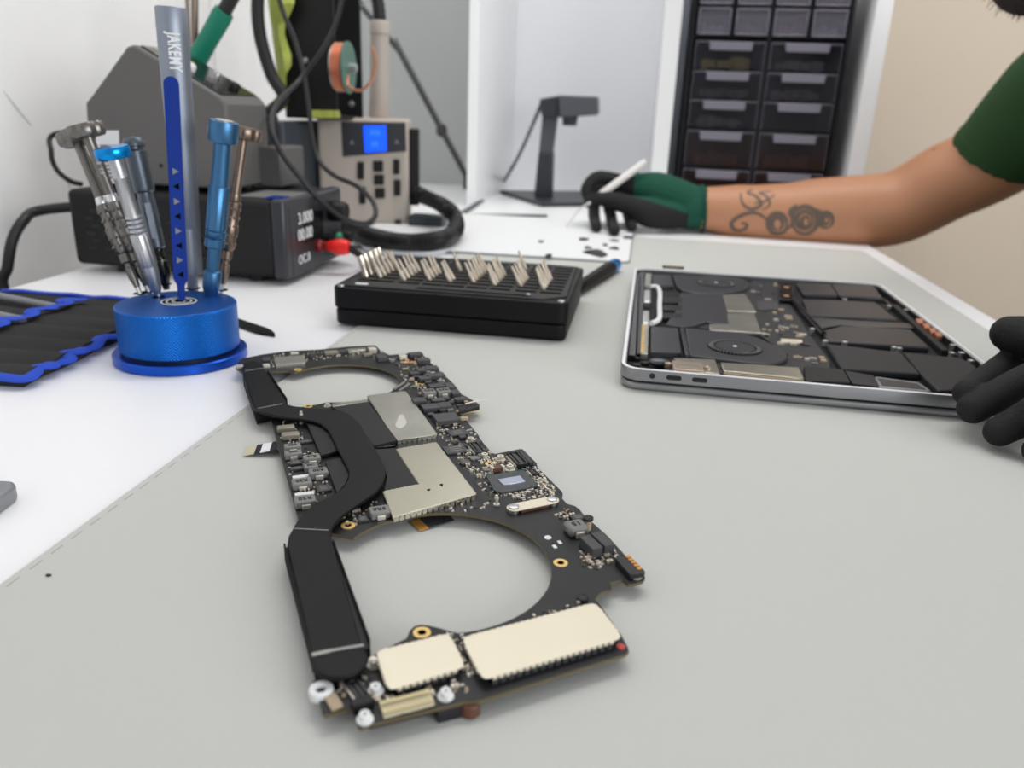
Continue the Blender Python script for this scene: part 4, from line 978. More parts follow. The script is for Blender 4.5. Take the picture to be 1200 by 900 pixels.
def trim(pts, w, name='blue_trim'):
    bm = nb(); P = spline(pts, 10); tube(bm, P, w, 8); 
    return obj(name, bm, 'blue_trim', pch)
def wavy(a, c, n, z0, az, off=0.0):
    out = []
    for i in range(n+1):
        s = i/n; p = V(a).lerp(V(c), s); out.append(R(p.x+off*sin(s*n*pi*.9), p.y, z0+az*abs(sin(s*pi*6))))
    return out
def ribbon(pts, w, th=.0016):
    P = spline(pts, 6); bm = nb(); rs = []
    for i, p in enumerate(P):
        d = (P[min(i+1, len(P)-1)]-P[max(i-1, 0)]).normalized(); s = d.cross(EZ).normalized(); u_ = s.cross(d)
        rs.append([p+s*w*cos(2*pi*k/10)+u_*th*sin(2*pi*k/10) for k in range(10)])
    rings(bm, rs); return obj('blue_trim', bm, 'blue_trim', pch)
ribbon(wavy((-.520, .380), Cn, 8, .0055, .001)+wavy(Cn, Cf, 26, .0042, .0030, .004)[1:], .0050, .0019)
ribbon(wavy(Pn, Pf, 26, .0085, .0030, .005), .0052, .0009)
ribbon(wavy(Cf, Fl, 10, .0042, .0012), .0030, .0014)
for k, (v, r, m, lb) in enumerate(((.545, .0035, 'light_grey_plastic', 'farthest grey rod in the black tool roll'), (.505, .0040, 'light_grey_plastic', 'middle grey rod in the black tool roll'), (.462, .0036, 'steel', 'nearest steel rod in the black tool roll'))):
    a = R(-.60 if False else -.525, v+.01, .0085); c = R(-.4365, v-.010, .0070); bm = nb(); cyl(bm, a, c, r, r*.8, 16); tag(obj('tool_rod', bm, m, origin=R(-.47, v, 0)), lb, 'rod', 'rods tucked into the tool roll')
a, c = on(262, 372, .002), on(322, 394, .001)
s_ = thing('spudger', 'black pointed spudger poking out behind the blue tool holder', 'spudger', V((a.x, a.y, 0)))
d = (c-a); d.z = 0; L = d.length; d.normalize(); nn = EZ.cross(d); bm = nb()
prism(bm, [(a+d*q+nn*w).xy for q, w in ((0, .0045), (L*.75, .0050), (L*.88, .0036), (L, .0003))]+[(a+d*q+nn*w).xy for q, w in ((L, -.0003), (L*.85, -.0038), (L*.7, -.0050), (0, -.0045))], .0004, .0032); obj('blade', bm, 'black_case', s_, bev=.0002)
bm = nb(); cyl(bm, a-d*.05+EZ*.0022, a+d*.004+EZ*.0016, .0030, .0030); obj('handle', bm, 'black_case', s_)
p = on(0, 584, .004); bm = nb(); prism(bm, [(p.x+q[0], p.y+q[1]) for q in rrect(-.075, .0035, -.013, .010, .006)], .0002, .0075)
g = obj('card_reader', bm, 'light_grey_plastic', bev=.0014, origin=V((p.x, p.y, 0))); g.name = 'metal_bar'; tag(g, 'rounded end of a grey metal bar at the left edge of the white desk', 'bar')
# ================================================================== BENCH POWER SUPPLY
pu0, pu1, pv0, pv1, pz0, pz1 = -.540, -.320, .690, .832, .007, .079
psu = thing('power_supply', 'black bench power supply with side vents below the grey soldering station', 'power supply', R((pu0+pu1)/2, (pv0+pv1)/2, 0), ANG)
bm = nb(); rbox(bm, pu0, pu1-.012, pv0, pv1, pz0, pz1); obj('body', bm, 'black_matte', psu, bev=.006, seg=3)
bm = nb(); rbox(bm, pu1-.014, pu1, pv0-.001, pv1+.001, pz0-.001, pz1+.001); obj('front_frame', bm, 'panel_dark', psu, bev=.003)
for u in (pu0+.04, pu1-.04):
    for v in (pv0+.02, pv1-.02):
        bm = nb(); cyl(bm, R(u, v, 0), R(u, v, pz0+.001), .008); obj('foot', bm, 'rubber', psu)
vent = nb(); n_ = 0
for r in range(6):
    for k in range(9):
        u = pu0+.022+.0165*k+(.006 if r % 2 else 0)
        if 3.4 < k < 6.4 and False: continue
        z = .024+.0072*r; bm = nb(); pts = [R(u+q[0], pv0-.0004, z+q[1]) for q in rrect(-.0048, .0048, -.0014, .0014, .0013, 4)]
        slab(bm, pts, EV*.001); obj('vent_slot', bm, 'black_gloss', psu)
bm = nb(); rbox(bm, pu0-.024, pu0+.002, .735, .765, .046, .066); obj('power_plug', bm, 'rubber', psu, bev=.003)
f = lambda x, y: atu(x, y, pu1+.0004)
def fpoly(name, pts, m, th=.0008, par=psu, uu=pu1+.0004, bev=0):
    bm = nb(); slab(bm, [atu(x, y, uu) for x, y in pts], EU*-th); return obj(name, bm, m, par, bev=bev)
fpoly('front_label', [(338, 243), (380, 243), (381, 288), (343, 296)], 'alu_dark')
fpoly('lower_label', [(343, 297), (372, 291), (373, 312), (345, 325)], 'alu_dark')
ds = fpoly('display', [(356, 247), (378.5, 246), (379.5, 282), (358, 285)], 'black_gloss', uu=pu1+.0010)
for s, y in (('3.000', 255), ('00.00', 274)):
    p = atu(358, y, pu1+.0018); bmt = text(s, .0150, axes(p, EV, EZ), .0003); obj('lettering', bmt, 'white_ink', psu)
p = atu(357, 303, pu1+.0012); obj('lettering', text('OC.0', .0120, axes(p, EV, EZ), .0003), 'white_ink', psu)
for y, z, r in ((.800, .058, .011), (.812, .030, .006), (.786, .030, .006)):
    p = R(pu1, y, z); bm = nb(); lathe(bm, [(r*.9, 0), (r, .002), (r*.9, .016), (r*.8, .018), (0, .018)], p, EU, 24, lob=lambda t: 1+.03*cos(16*t)); obj('knob', bm, 'black', psu)
p = atu(372, 299, pu1); p.z = .028
for dv, m1 in ((0, 'dark_red'), (.030, 'green_plug'), (.058, 'rubber')):
    bm = nb(); lathe(bm, [(.006, 0), (.0065, .004), (.005, .006), (.005, .012), (0, .012)], p+EV*dv, EU, 20); obj('terminal', bm, m1, psu)
bm = nb(); pts = [atu(x, y, pu1-.02) for x, y in ((340, 240), (380, 230))]
bm = nb(); rbox(bm, pu1-.05, pu1-.004, pv0+.01, pv0+.07, pz1+.0005, pz1+.0015); st = obj('sticker', bm, 'inductor', psu)
bm = nb(); rbox(bm, pu1-.02, pu1-.004, pv0+.006, pv0+.022, pz1+.0012, pz1+.0022); obj('sticker_stripe', bm, 'blue_anod', st)
pl = thing('banana_plug', 'bright red plug in the front of the black power supply', 'plug', p+EU*.012)
bm = nb(); lathe(bm, [(0, 0), (.0045, 0), (.006, .003), (.0062, .007), (.0078, .008), (.0084, .016), (.0066, .022), (0, .023)], p+EU*.0115, EU, 22); obj('sleeve', bm, 'red', pl)
bm = nb(); ball(bm, p+EU*.022+EZ*.010+EV*.004, .0042, 12); obj('green_tip', bm, 'green_plug', pl)
bm = nb(); tube(bm, spline([p+EU*.033, p+EU*.040+EV*.015-EZ*.010, p+EU*.036+EV*.05-EZ*.020, p+EU*.022+EV*.10-EZ*.024], 8), .0035, 8); obj('lead', bm, 'black', pl)
bm = nb(); P = [R(pu0-.022, .75, .056)] + [atv(x, y, v) for x, y, v in ((45, 247, .752), (28, 256, .752), (12, 280, .735), (5, 312, .70))]+[R(-.553, .612, .006), R(-.56, .55, .002), R(-.57, .45, -.02), R(-.575, .36, -.12), R(-.58, .36, -.3)]
P = [R(pu0-.022, .75, .056)] + [atv(x, y, v) for x, y, v in ((45, 247, .738), (28, 258, .715), (15, 280, .700), (9, 312, .695), (7, 345, .695))]+[R(-.590, .70, -.12), R(-.590, .70, -.4), R(-.590, .72, -.745)]
tube(bm, spline(P, 10), .0052, 12); obj('power_cord', bm, 'cable', psu)

# ================================================================== SOLDERING STATION
sv0, sv1, sz = .712, .794, pz1+.0012
ss = thing('soldering_station', 'grey angular soldering station with sloped control panel on the black power supply', 'soldering station', R(-.45, .77, sz), ANG)
prof_ = [(-.528, sz+.004), (-.5225, .157), (-.516, .1625), (-.4735, .2065), (-.466, .2085), (-.386, .1665), (-.381, .160), (-.381, sz+.004)]
bm = nb(); slab(bm, [R(u, sv0, z) for u, z in prof_], EV*(sv1-sv0)); obj('body', bm, 'grey_body', ss, bev=.0025)
for u in (-.51, -.40):
    for v in (sv0+.015, sv1-.015):
        bm = nb(); cyl(bm, R(u, v, sz-.0012), R(u, v, sz+.005), .006); obj('foot', bm, 'rubber', ss)
SA, SB = V((-.466, .2085)), V((-.386, .1665)); sd_ = (SB-SA).normalized(); sn = EU*(-sd_.y)*-1*-1+EZ*sd_.x
sn = (EU*(-sd_.y)+EZ*sd_.x).normalized()
def slope(s, v, h=0.0): q = SA.lerp(SB, s); return R(q.x, v, q.y)+sn*h
bm = nb(); slab(bm, [slope(.03, sv0+.006, .0002), slope(.97, sv0+.006, .0002), slope(.97, sv1-.006, .0002), slope(.03, sv1-.006, .0002)], sn*.0014); cp = obj('control_panel', bm, 'black_gloss', ss, bev=.0006)
bm = nb(); slab(bm, [slope(.08, sv0+.02, .0016), slope(.35, sv0+.02, .0016), slope(.35, sv1-.03, .0016), slope(.08, sv1-.03, .0016)], sn*.0005); obj('panel_label', bm, 'pale_green', cp)
for s, v, r, m in ((.5, sv0+.022, .004, 'label'), (.72, sv0+.024, .0045, 'inductor'), (.62, sv0+.05, .004, 'silver'), (.84, sv0+.05, .005, 'black'), (.2, sv0+.03, .004, 'inductor')):
    bm = nb(); lathe(bm, [(r, 0), (r, .004), (r*.8, .0055), (0, .0055)], slope(s, v, .0016), sn, 20); obj('button', bm, m, ss)
bm = nb(); rbox(bm, -.383, -.359, .772, .830, sz+.002, sz+.041); obj('front_step', bm, 'grey_body2', ss, bev=.002)
bm = nb(); p = atv(126, 183, sv0-.0004); slab(bm, [atv(x, y, sv0-.0008) for x, y in ((112, 153), (139, 153), (141, 215), (114, 215))], EV*.0006); lb_ = obj('white_label', bm, 'label', ss)
for k in range(9):
    bm = nb(); w = rng.uniform(.3, .45); y = 170+k*4.6; slab(bm, [atv(126-27*w*.9, y, sv0-.0012), atv(126+27*w, y, sv0-.0012), atv(126+27*w, y+1.8, sv0-.0012), atv(126-27*w*.9, y+1.8, sv0-.0012)], EV*.0003); obj('printed_line', bm, 'ink', lb_)
p = atv(189, 194, sv0); bm = nb(); cyl(bm, p-EV*.0008, p+EV*.001, .0018, n=14); obj('screw_hole', bm, 'black', ss)
bm = nb(); P = [atv(x, y, v) for x, y, v in ((85, 152, .80), (68, 156, .775), (60, 178, .765), (66, 198, .765), (82, 212, .77), (96, 216, .78))]; P[0] = R(-.524, .79, P[0].z); 
tube(bm, spline(P, 8), .0026, 8); obj('power_lead', bm, 'cable', ss)
# soldering iron in its holder
vi = .835
a, c = atv(226, 78, vi), atv(263, 13, vi); d = c-a; L = d.length
ir = thing('soldering_iron', 'soldering iron with a teal grip resting behind the grey soldering station', 'soldering iron', a-d.normalized()*.05)
bm = nb(); lathe(bm, [(.007, -.012), (.0098, -.004), (.0105, L*.1), (.0100, L*.5), (.0105, L*.92), (.0098, L), (0, L)], a, d, 26); obj('grip', bm, 'teal', ir)
bm = nb(); lathe(bm, [(0, -.075), (.002, -.07), (.003, -.04), (.0045, -.038), (.0055, -.012), (0, -.010)], a, d, 18); obj('heating_tip', bm, 'steel', ir)
bm = nb(); dn = d.normalized(); P = spline([c-dn*.004, c+dn*.03, c+dn*.07+EU*.005, c+dn*.12+EU*.01, R(-.40, .95, .52), R(-.44, 1.20, .48), R(-.468, 1.25, .25), R(-.468, 1.25, .01)], 8); tube(bm, P, .0072, 12, rf=lambda t: .0072 if t < .3 else .0046); obj('cord', bm, 'cable', ir)
st = thing('iron_holder', 'dark bracket with two metal rods holding the teal soldering iron', 'holder', R(-.44, .85, pz1))
bm = nb(); rbox(bm, -.50, -.40, .836, .862, 0, .150); obj('bracket', bm, 'black', st, bev=.002)
for x0, x1 in ((228, 222), (219, 217)):
    bm = nb(); c_ = atv(x0, -12, .85); a_ = atv(x1, 60, .85); cyl(bm, V((a_.x, a_.y, a_.z-.06)), c_, .0036 if x0 > 220 else .0020); obj('rod', bm, 'bronze', st)
bm = nb(); p = atv(240, 84, .84); cyl(bm, p-d.normalized()*.03, p-d.normalized()*.003, .012, .013); obj('ferrule', bm, 'black', st)

# ================================================================== HOT AIR STATION, SLATE CASE, SPOOL STAND
hv = 1.09
ha = thing('hot_air_station', 'beige hot air rework station with a glowing blue display', 'rework station', R(-.385, 1.15, 0), ANG)
hu0, hu1, hz1 = -.447, -.3225, .147
bm = nb(); rbox(bm, hu0, hu1, hv, hv+.12, .004, hz1); obj('body', bm, 'beige_body', ha, bev=.005, seg=3)
bm = nb(); rbox(bm, hu0+.006, hu1-.006, hv+.008, hv+.11, 0, .006); obj('foot', bm, 'rubber', ha)
def vpoly(name, pts, m, v, th, par, bev=.0004, **k):
    bm = nb(); slab(bm, [atv(x, y, v) for x, y in pts], EV*th); return obj(name, bm, m, par, bev=bev, **k)
pn = vpoly('control_panel', [(401, 142.5), (473, 143.5), (474, 178), (403, 183.5)], 'panel_dark', hv-.001, .002, ha)
sc = vpoly('display', [(425, 147.5), (450.5, 147), (451.5, 177.5), (427, 179)], 'screen_blue', hv-.002, .0015, pn)
for y, s in ((156, '350'), (169, '60')):
    p = atv(438, y, hv-.0022); obj('readout', text(s, .009, axes(p, EU, EZ), .0003), 'screen_pale', sc)
for x in (413, 463):
    p = atv(x, 166, hv-.0012); bm = nb(); slab(bm, [p+EU*.003-EZ*.003, p-EU*.003-EZ*.003, p+EZ*.003], EV*.0004); obj('panel_mark', bm, 'inductor', pn)
for x, y, w, hgt in ((422, 200, 7, 21), (441.5, 195, 11, 13), (442.5, 211, 11, 12), (443.5, 227, 11, 12), (462, 196, 7, 18), (463, 221, 7.5, 19), (424, 229, 7, 20), (464, 264, 7, 10)):
    vpoly('button', [(x-w/2, y-hgt/2), (x+w/2, y-hgt/2+.2), (x+w/2, y+hgt/2), (x-w/2, y+hgt/2)], 'black', hv-.004, .005, ha, bev=.0012)
bm = nb(); rbox(bm, hu1, hu1+.014, hv+.012, hv+.05, .03, .135); obj('side_cradle', bm, 'black', ha, bev=.002)
a, c = atv(456, 132, hv+.06), atv(457, 24, hv+.06)
hg = thing('hot_air_gun', 'beige hot air handle standing upright on the rework station', 'hot air gun', V((a.x, a.y, hz1)))
a.z = hz1; d = c-a; L = d.length
bm = nb(); lathe(bm, [(.014, 0), (.0152, .004), (.0138, L*.3), (.0132, L*.75), (.0128, L*.86), (.0140, L*.87), (.0140, L*.97), (.012, L), (0, L)], a, d, 28); obj('handle_body', bm, 'beige_body', hg)
pv = R((hu0+hu1)/2, hv, 0); MR = Matrix.Translation(pv) @ Matrix.Rotation(.25, 4, 'Z') @ Matrix.Translation(-pv)
for o in (ha, hg):
    m_ = MR @ WM[o]; o.location = m_.translation; o.rotation_euler = m_.to_euler()
for o in (ha, hg):
    WM[o] = MR @ WM[o]
c = MR @ c; d = c-(MR @ a)
bm = nb(); P = spline([c-d*.02, c+EZ*.03-EU*.004, c+EZ*.08-EU*.02, c+EZ*.13-EU*.07, atv(350, -130, 1.02), atv(318, -70, .99), atv(306, -30, .99), atv(302, 0, .99), atv(303, 30, .99), atv(309, 60, .99), atv(319, 90, .99), atv(332, 114, .99), R(-.478, 1.0, .150)], 12)
tube(bm, P, .009, 12, rf=lambda t: .0088+.0006*sin(t*520) if t < .3 else .0078); obj('air_hose', bm, 'rubber', hg)
# hose at the foot of the station
bm = nb(); P = [R(hu1+.004, hv+.03, .048)]+[atv(496, 230, hv+.02)]+[on(519, 241, .040), on(533, 254, .026), on(533, 270, .019), on(515, 281, .0175), on(480, 284, .0175), on(445, 280, .0175), on(415, 270, .0175), on(395, 262, .02)]
tube(bm, spline(P, 22), .0105, 14, rf=lambda t: .0103+.0009*sin(t*640)); hose = tag(obj('vacuum_hose', bm, 'black', origin=P[0]), 'ribbed black hose curling on the desk at the right of the rework station', 'hose')
pc = on(478, 292); bm = nb(); lathe(bm, [(0, 0), (.052, 0), (.056, .004), (.056, .0058), (.054, .0062), (.050, .0045), (0, .0045)], V((pc.x, pc.y, 0)), n=48); tag(obj('round_lid', bm, 'dish', origin=V((pc.x, pc.y, 0))), 'white round lid lying under the ribbed black hose', 'lid')
p = on(499, 272); bm = nb(); box(bm, (p.x, p.y+.03, .010), (.05, .03, .02), ANG); tag(obj('small_case', bm, 'slate_body', bev=.002, origin=V((p.x, p.y+.03, 0))), 'small dark slate box inside the loop of the ribbed hose', 'box')
# slate case left of the station
su0 = uvz(atv(303, 140, 1.0))[0]
bm = nb(); rbox(bm, su0, hu0-.004, .985, 1.14, .004, .1445); tag(obj('slate_case', bm, 'slate_body', bev=.004, origin=R(-.5, 1.06, .004)), 'dark slate electronics case left of the beige rework station', 'case')
SCASE = bpy.data.objects['slate_case']
bm = nb(); rbox(bm, su0+.01, hu0-.014, 1.0, 1.12, 0, .005); obj('foot', bm, 'rubber', SCASE) if False else bm.free()
SCASE.location.z -= .004
# spool stand: two black plates, a base and the spool
top = .1455
sp = thing('solder_stand', 'tall black two-plate solder stand on top of the slate case', 'stand', R(-.46, 1.07, top))
vA, vB = 1.03, 1.10
def plate(name, x0, x1, y1, v, z0):
    u0 = uvz(atv(x0, y1, v))[0]; u1 = uvz(atv(x1, y1, v))[0]; bm = nb(); rbox(bm, u0, u1, v, v+.004, z0, .40); return obj(name, bm, 'black', sp, bev=.001), u0, u1
_, ua, ub = plate('front_plate', 334, 395, 125, vA, top-.0008)
_, uc, ud = plate('rear_plate', 395, 424.5, 125, vB, hz1-.0002)
bm = nb(); rbox(bm, ua, ub, vA, 1.13, top-.001, top+.004); obj('base_plate', bm, 'black', sp, bev=.001)
p = atv(401, 79, .993); ax = V((.995, -.096, 0))
so = thing('solder_spool', 'green rimmed spool of copper coloured wire on the black stand', 'spool', p)
bm = nb(); cyl(bm, p-ax*.009, p-ax*.0075, .026, n=36); obj('flange', bm, 'silver', so)
bm = nb(); cyl(bm, p+ax*.007, p+ax*.009, .030, n=36); obj('flange', bm, 'spool_green', so)
bm = nb(); lathe(bm, [(.010, -.0072)]+[(.0275+.0007*(i % 2), -.007+.0135*i/24) for i in range(25)]+[(.010, .0068)], p, ax, 36); obj('wire_winding', bm, 'copper', so)
bm = nb(); cyl(bm, p-ax*.014, p+ax*.018, .005, n=16); obj('axle', bm, 'silver', so)
bm = nb(); q_ = p-ax*.013; cyl(bm, q_, q_+EV*(vA-uvz(q_)[1]+.001), .003); obj('spool_arm', bm, 'black', sp)
bm = nb(); P = spline([atv(x, y, .985) for x, y in ((408, 88), (408, 100), (418, 106), (428, 103), (438, 88), (440, 68), (436, 55))], 8); tube(bm, P, .0018, 8); obj('loose_wire', bm, 'copper', so)
for x, y in ((358, 71), (424, 2), (412, 122), (331, 123)):
    q = atv(x, y, vA-.001 if x < 395 else vB-.001); bm = nb(); lathe(bm, [(.004, 0), (.003, .002), (0, .0026)], q, -EV, 14); obj('bolt', bm, 'silver', sp)
bm = nb(); q0 = R(0, 0, 0); slab(bm, [atv(x, y, 1.012) for x, y in ((364, 129), (393, 129.5), (394, 138.5), (365, 138.5))], EV*.016); tag(obj('sponge', bm, 'yellow_green', bev=.001, origin=atv(380, 138.5, 1.012)), 'small yellow-green sponge between the black stand and the rework station', 'sponge')
bm = nb(); rs = []
for j in range(10):
    t_ = j/9; y = -20+108*t_; w0, w1 = 311+14*t_, 338+7*sin(t_*9)+4*t_-24*max(0, t_-.6)
    rs.append([atv(w0, y, 1.015+.003*sin(j*1.7)), atv((w0+w1)/2, y, 1.008+.004*sin(j*2.3)), atv(w1, y, 1.015+.003*cos(j)), atv(w1, y, 1.023), atv((w0+w1)/2, y, 1.025), atv(w0, y, 1.023)])
rs.append([atv(330+3*i, 128, 1.02+.002*(i//3)) for i in (0, 1, 2, 2, 1, 0)])
rings(bm, rs); tag(obj('plastic_bag', bm, 'yellow_green', origin=atv(333, 128, 1.02)), 'yellow-green plastic bag hanging behind the black hose arc', 'bag')
# thin looping lead
bm = nb(); P = [atv(x, y, v) for x, y, v in ((322, -20, .94), (332, 15, .94), (345, 45, .94), (356, 85, .93), (362, 125, .92), (366, 160, .91), (374, 188, .90), (392, 206, .885), (418, 218, .865), (436, 235, .845), (440, 252, .83), (428, 262, .815), (405, 257, .79), (378, 237, .765), (350, 206, .755), (328, 176, .755), (318, 146, .77), (326, 120, .83), (350, 95, .90), (378, 58, .91), (396, 20, .92), (403, -20, .93))]
tube(bm, spline(P, 8), .0028, 8); tag(obj('looped_lead', bm, 'cable', origin=P[11]), 'thin black lead hanging in a loop before the rework station', 'cable')

# ================================================================== LEANING RODS, DOCUMENT CAMERA, DRAWER CABINET
for k, (x0, y0, x1, y1, v, lb) in enumerate(((468, 60, 546, 206, 1.66, 'dark jointed arm leaning in the grey left bay of the shelf'),)):
    a, c = atv(x0, y0, v), atv(x1, y1, v+.05); 
    rd = thing('jointed_arm', lb, 'arm', V((c.x, c.y, 0)))
    bm = nb(); d = c-a; tube(bm, [atv(424, 8, v), a, c], .0058, 8); obj('strut', bm, 'dark_part', rd)
    bm = nb(); off = EU*.006; cyl(bm, a-d*.1+off, c+off-d*.1, .003); obj('spring_rod', bm, 'inductor', rd)
    bm = nb(); ball(bm, a+d*.62, .012, 14, (1, .7, 1.2)); obj('joint', bm, 'dark_part', rd)
    bm = nb(); cyl(bm, c, V((c.x, c.y, .0)), .006); obj('foot', bm, 'dark_part', rd)
vS = 1.555
dc = thing('document_camera', 'dark grey document camera on a column standing in the middle shelf bay', 'camera', atv(640, 228, vS)*1)
q0 = on(586, 222.5, .003); bpts = [on(586, 222.5, .008), on(634, 237.5, .008), on(722, 236.5, .008), on(716, 224, .008)]
bm = nb(); prism(bm, [p.xy for p in bpts], .0004, .008); obj('base_plate', bm, 'scanner_dark', dc, bev=.0015)
bm = nb(); a = [atv(x, y, vS) for x, y in ((626, 224), (647, 224), (648, 178), (631, 178))]; a[0].z = a[1].z = .007
slab(bm, a, EV*.03); obj('lower_column', bm, 'scanner_dark', dc, bev=.003)
bm = nb(); slab(bm, [atv(x, y, vS+.004) for x, y in ((631, 182), (647, 182), (654, 130), (636, 130))], EV*.022); obj('upper_column', bm, 'scanner', dc, bev=.002)
bm = nb(); hp_ = [atv(x, y, vS-.03) for x, y in ((655, 111.5), (700, 113), (700.5, 133), (697, 135), (656, 138))]
slab(bm, hp_, EV*.06); obj('head', bm, 'scanner', dc, bev=.003)
bm = nb(); hl = [atv(x, y, vS-.012) for x, y in ((632, 116), (657, 111.5), (658, 138), (634, 136))]; slab(bm, hl, EV*.03); obj('head_back', bm, 'scanner_dark', dc, bev=.003)
p = atv(668, 138, vS); bm = nb(); cyl(bm, p-EZ*.014, p+EZ*.004, .013, .015, 24); ln = obj('lens', bm, 'scanner_dark', dc)
bm = nb(); P = [atv(x, y, v) for x, y, v in ((634, 122, vS+.01), (626, 142, vS), (610, 178, vS-.02), (598, 200, 1.5))]+[on(588, 216, .006), on(572, 229, .004), on(552, 243, .004), on(530, 256, .0042)]
tube(bm, spline(P, 8), .0036, 8); obj('cable', bm, 'scanner', dc)
# cabinet of small drawers
cv = 1.432; cu0, cu1 = .062, .300
cab = thing('drawer_cabinet', 'black cabinet of clear plastic small-parts drawers in the right shelf bay', 'drawer cabinet', R((cu0+cu1)/2, 1.5, 0), ANG)
rows_px = [(-35, 4.5, 4), (8, 40, 4), (46.5, 80, 2), (81.5, 114, 2), (115.5, 148.5, 2), (151.5, 193, 2), (196.5, 236, 2)]
zr = []
for y0, y1, n in rows_px:
    zr.append((atv(818, y0, cv).z, atv(812, y1, cv).z, n))
zt = zr[0][0]+.012
bm = nb(); rbox(bm, cu0-.006, cu0, cv, cv+.16, 0, zt); rbox(bm, cu1, cu1+.006, cv, cv+.16, 0, zt); rbox(bm, cu0-.006, cu1+.006, cv+.155, cv+.16, 0, zt); rbox(bm, cu0-.006, cu1+.006, cv, cv+.16, zt-.004, zt); rbox(bm, cu0, cu1, cv+.002, cv+.155, 0, zr[-1][1]-.002)
for z0, z1, n in zr: rbox(bm, cu0, cu1, cv+.002, cv+.155, z1-.0035, z1-.0010)
cm = (cu0+cu1)/2; rbox(bm, cm-.0035, cm+.0035, cv+.001, cv+.155, 0, zt)
for z0, z1, n in zr[:2]:
    for s in (.25, .75): u = cu0+(cu1-cu0)*s; rbox(bm, u-.002, u+.002, cv+.001, cv+.155, z1-.002, z0+.002)
obj('frame', bm, 'cab', cab)
fill = {(2, 0): 'content_yellow', (1, 1): 'content_brown', (1, 2): 'content_brown', (5, 0): 'content_brown', (5, 1): 'content_brown', (6, 0): 'content_brown', (3, 0): 'content_grey', (3, 1): 'content_grey', (2, 1): 'content_grey', (4, 0): 'content_grey', (1, 0): 'content_grey', (1, 3): 'content_grey'}
for ri, (z0, z1, n) in enumerate(zr):
    for k in range(n):
        u0 = cu0+(cu1-cu0)*k/n+.004; u1 = cu0+(cu1-cu0)*(k+1)/n-.004; w = u1-u0; hgt = z0-z1
        m = 'drawer_clear' if n == 4 else ('drawer_brown' if ri >= 5 else 'drawer')
        bm = nb(); v0 = cv-.002
        rbox(bm, u0, u1, v0, v0+.0018, z1, z0-.001); rbox(bm, u0, u0+.0015, v0, v0+.13, z1, z0-.004); rbox(bm, u1-.0015, u1, v0, v0+.13, z1, z0-.004); rbox(bm, u0, u1, v0, v0+.13, z1, z1+.0015)
        d = obj('drawer', bm, m, cab)
        bm = nb(); mu = (u0+u1)/2
        if n == 2:
            hw = w*.32; rbox(bm, mu-hw, mu+hw, v0-.010, v0, z0-.005, z0-.003); rbox(bm, mu-hw+.002, mu+hw-.002, v0-.011, v0-.009, z0-.016, z0-.003); rbox(bm, mu-hw, mu+hw, v0-.004, v0, z0-.009, z0-.0075)
            obj('handle', bm, 'handle', d, bev=.0008)
            bm = nb(); rbox(bm, u0, u1, v0-.0012, v0, z0-.004, z0-.001); rbox(bm, u0, u0+.0016, v0-.0010, v0, z1, z0-.002); rbox(bm, u1-.0016, u1, v0-.0010, v0, z1, z0-.002); obj('drawer_rim', bm, 'drawer_clear', d)
        else:
            rbox(bm, u0, u1, v0-.002, v0, z0-.0035, z0-.001); rbox(bm, u0, u0+.0022, v0-.0015, v0, z1, z0-.002); rbox(bm, u1-.0022, u1, v0-.0015, v0, z1, z0-.002); rbox(bm, u0, u1, v0-.0015, v0, z1, z1+.0022); obj('handle', bm, 'handle', d, bev=.0008)
        if (ri, k) in fill:
            bm = nb()
            for q in range(9):
                box(bm, R(u0+w*(.14+.072*q+rng.uniform(-.02, .02))+.004, v0+.02+rng.uniform(0, .012), z1+.003+rng.uniform(.2, .30)*hgt*.5), (w*.11, .012, hgt*rng.uniform(.15, .5)), ANG+rng.uniform(-.6, .6))
            obj('small_parts', bm, fill[(ri, k)], d, kind='stuff')
# ================================================================== THE TECHNICIAN
def PXR(x, y, v, hw): p = atv(x, y, v); return p, hw*depth(p)/FPX
# far (right) arm: joints from the wrist to the shoulder
arm = [(800, 246, 1.232, 22), (826, 244.5, 1.235, 25.5), (868, 248, 1.237, 31), (915, 250.5, 1.238, 35), (958, 249.5, 1.238, 40), (1004, 248.5, 1.238, 42.5), (1045, 245, 1.236, 43), (1076, 232, 1.228, 44), (1110, 213, 1.212, 46), (1145, 198, 1.192, 47), (1190, 172, 1.160, 50), (1245, 130, 1.115, 56), (1290, 92, 1.07, 64)]
AP = [PXR(*q) for q in arm]
SHR = AP[-1][0]
neck0 = SHR+V((.09, -.13, .055)); SHL = SHR+V((.20, -.32, .01)); pel = SHR+V((.28, -.15, -.50)); chest = SHR+V((.13, -.15, -.13)); belly = SHR+V((.21, -.15, -.32))
head_c = V((.500, .885, .425))
HD = V((-.82, -.12, -.56)).normalized()        # where the face looks
person = thing('person', 'person in a dark green T-shirt and gloves leaning over the laptop with a tattooed forearm', 'person', V((pel.x, pel.y, -.75)))
bm = nb()
def limbp(pts, rad, **k): limb(bm, pts, rad, **k)
P = [q[0] for q in AP]; rd = [q[1] for q in AP]
limb(bm, P, rd, k=5, n=28)
# near (left) arm, mostly beyond the right edge of the frame
LHW = V((.455, .455, .036)); LEL = V((.73, .45, .02))
limb(bm, [LHW, LHW.lerp(LEL, .35), LHW.lerp(LEL, .75), LEL, LEL.lerp(SHL, .5), SHL], [.027, .036, .043, .045, .050, .062], k=5, n=24)
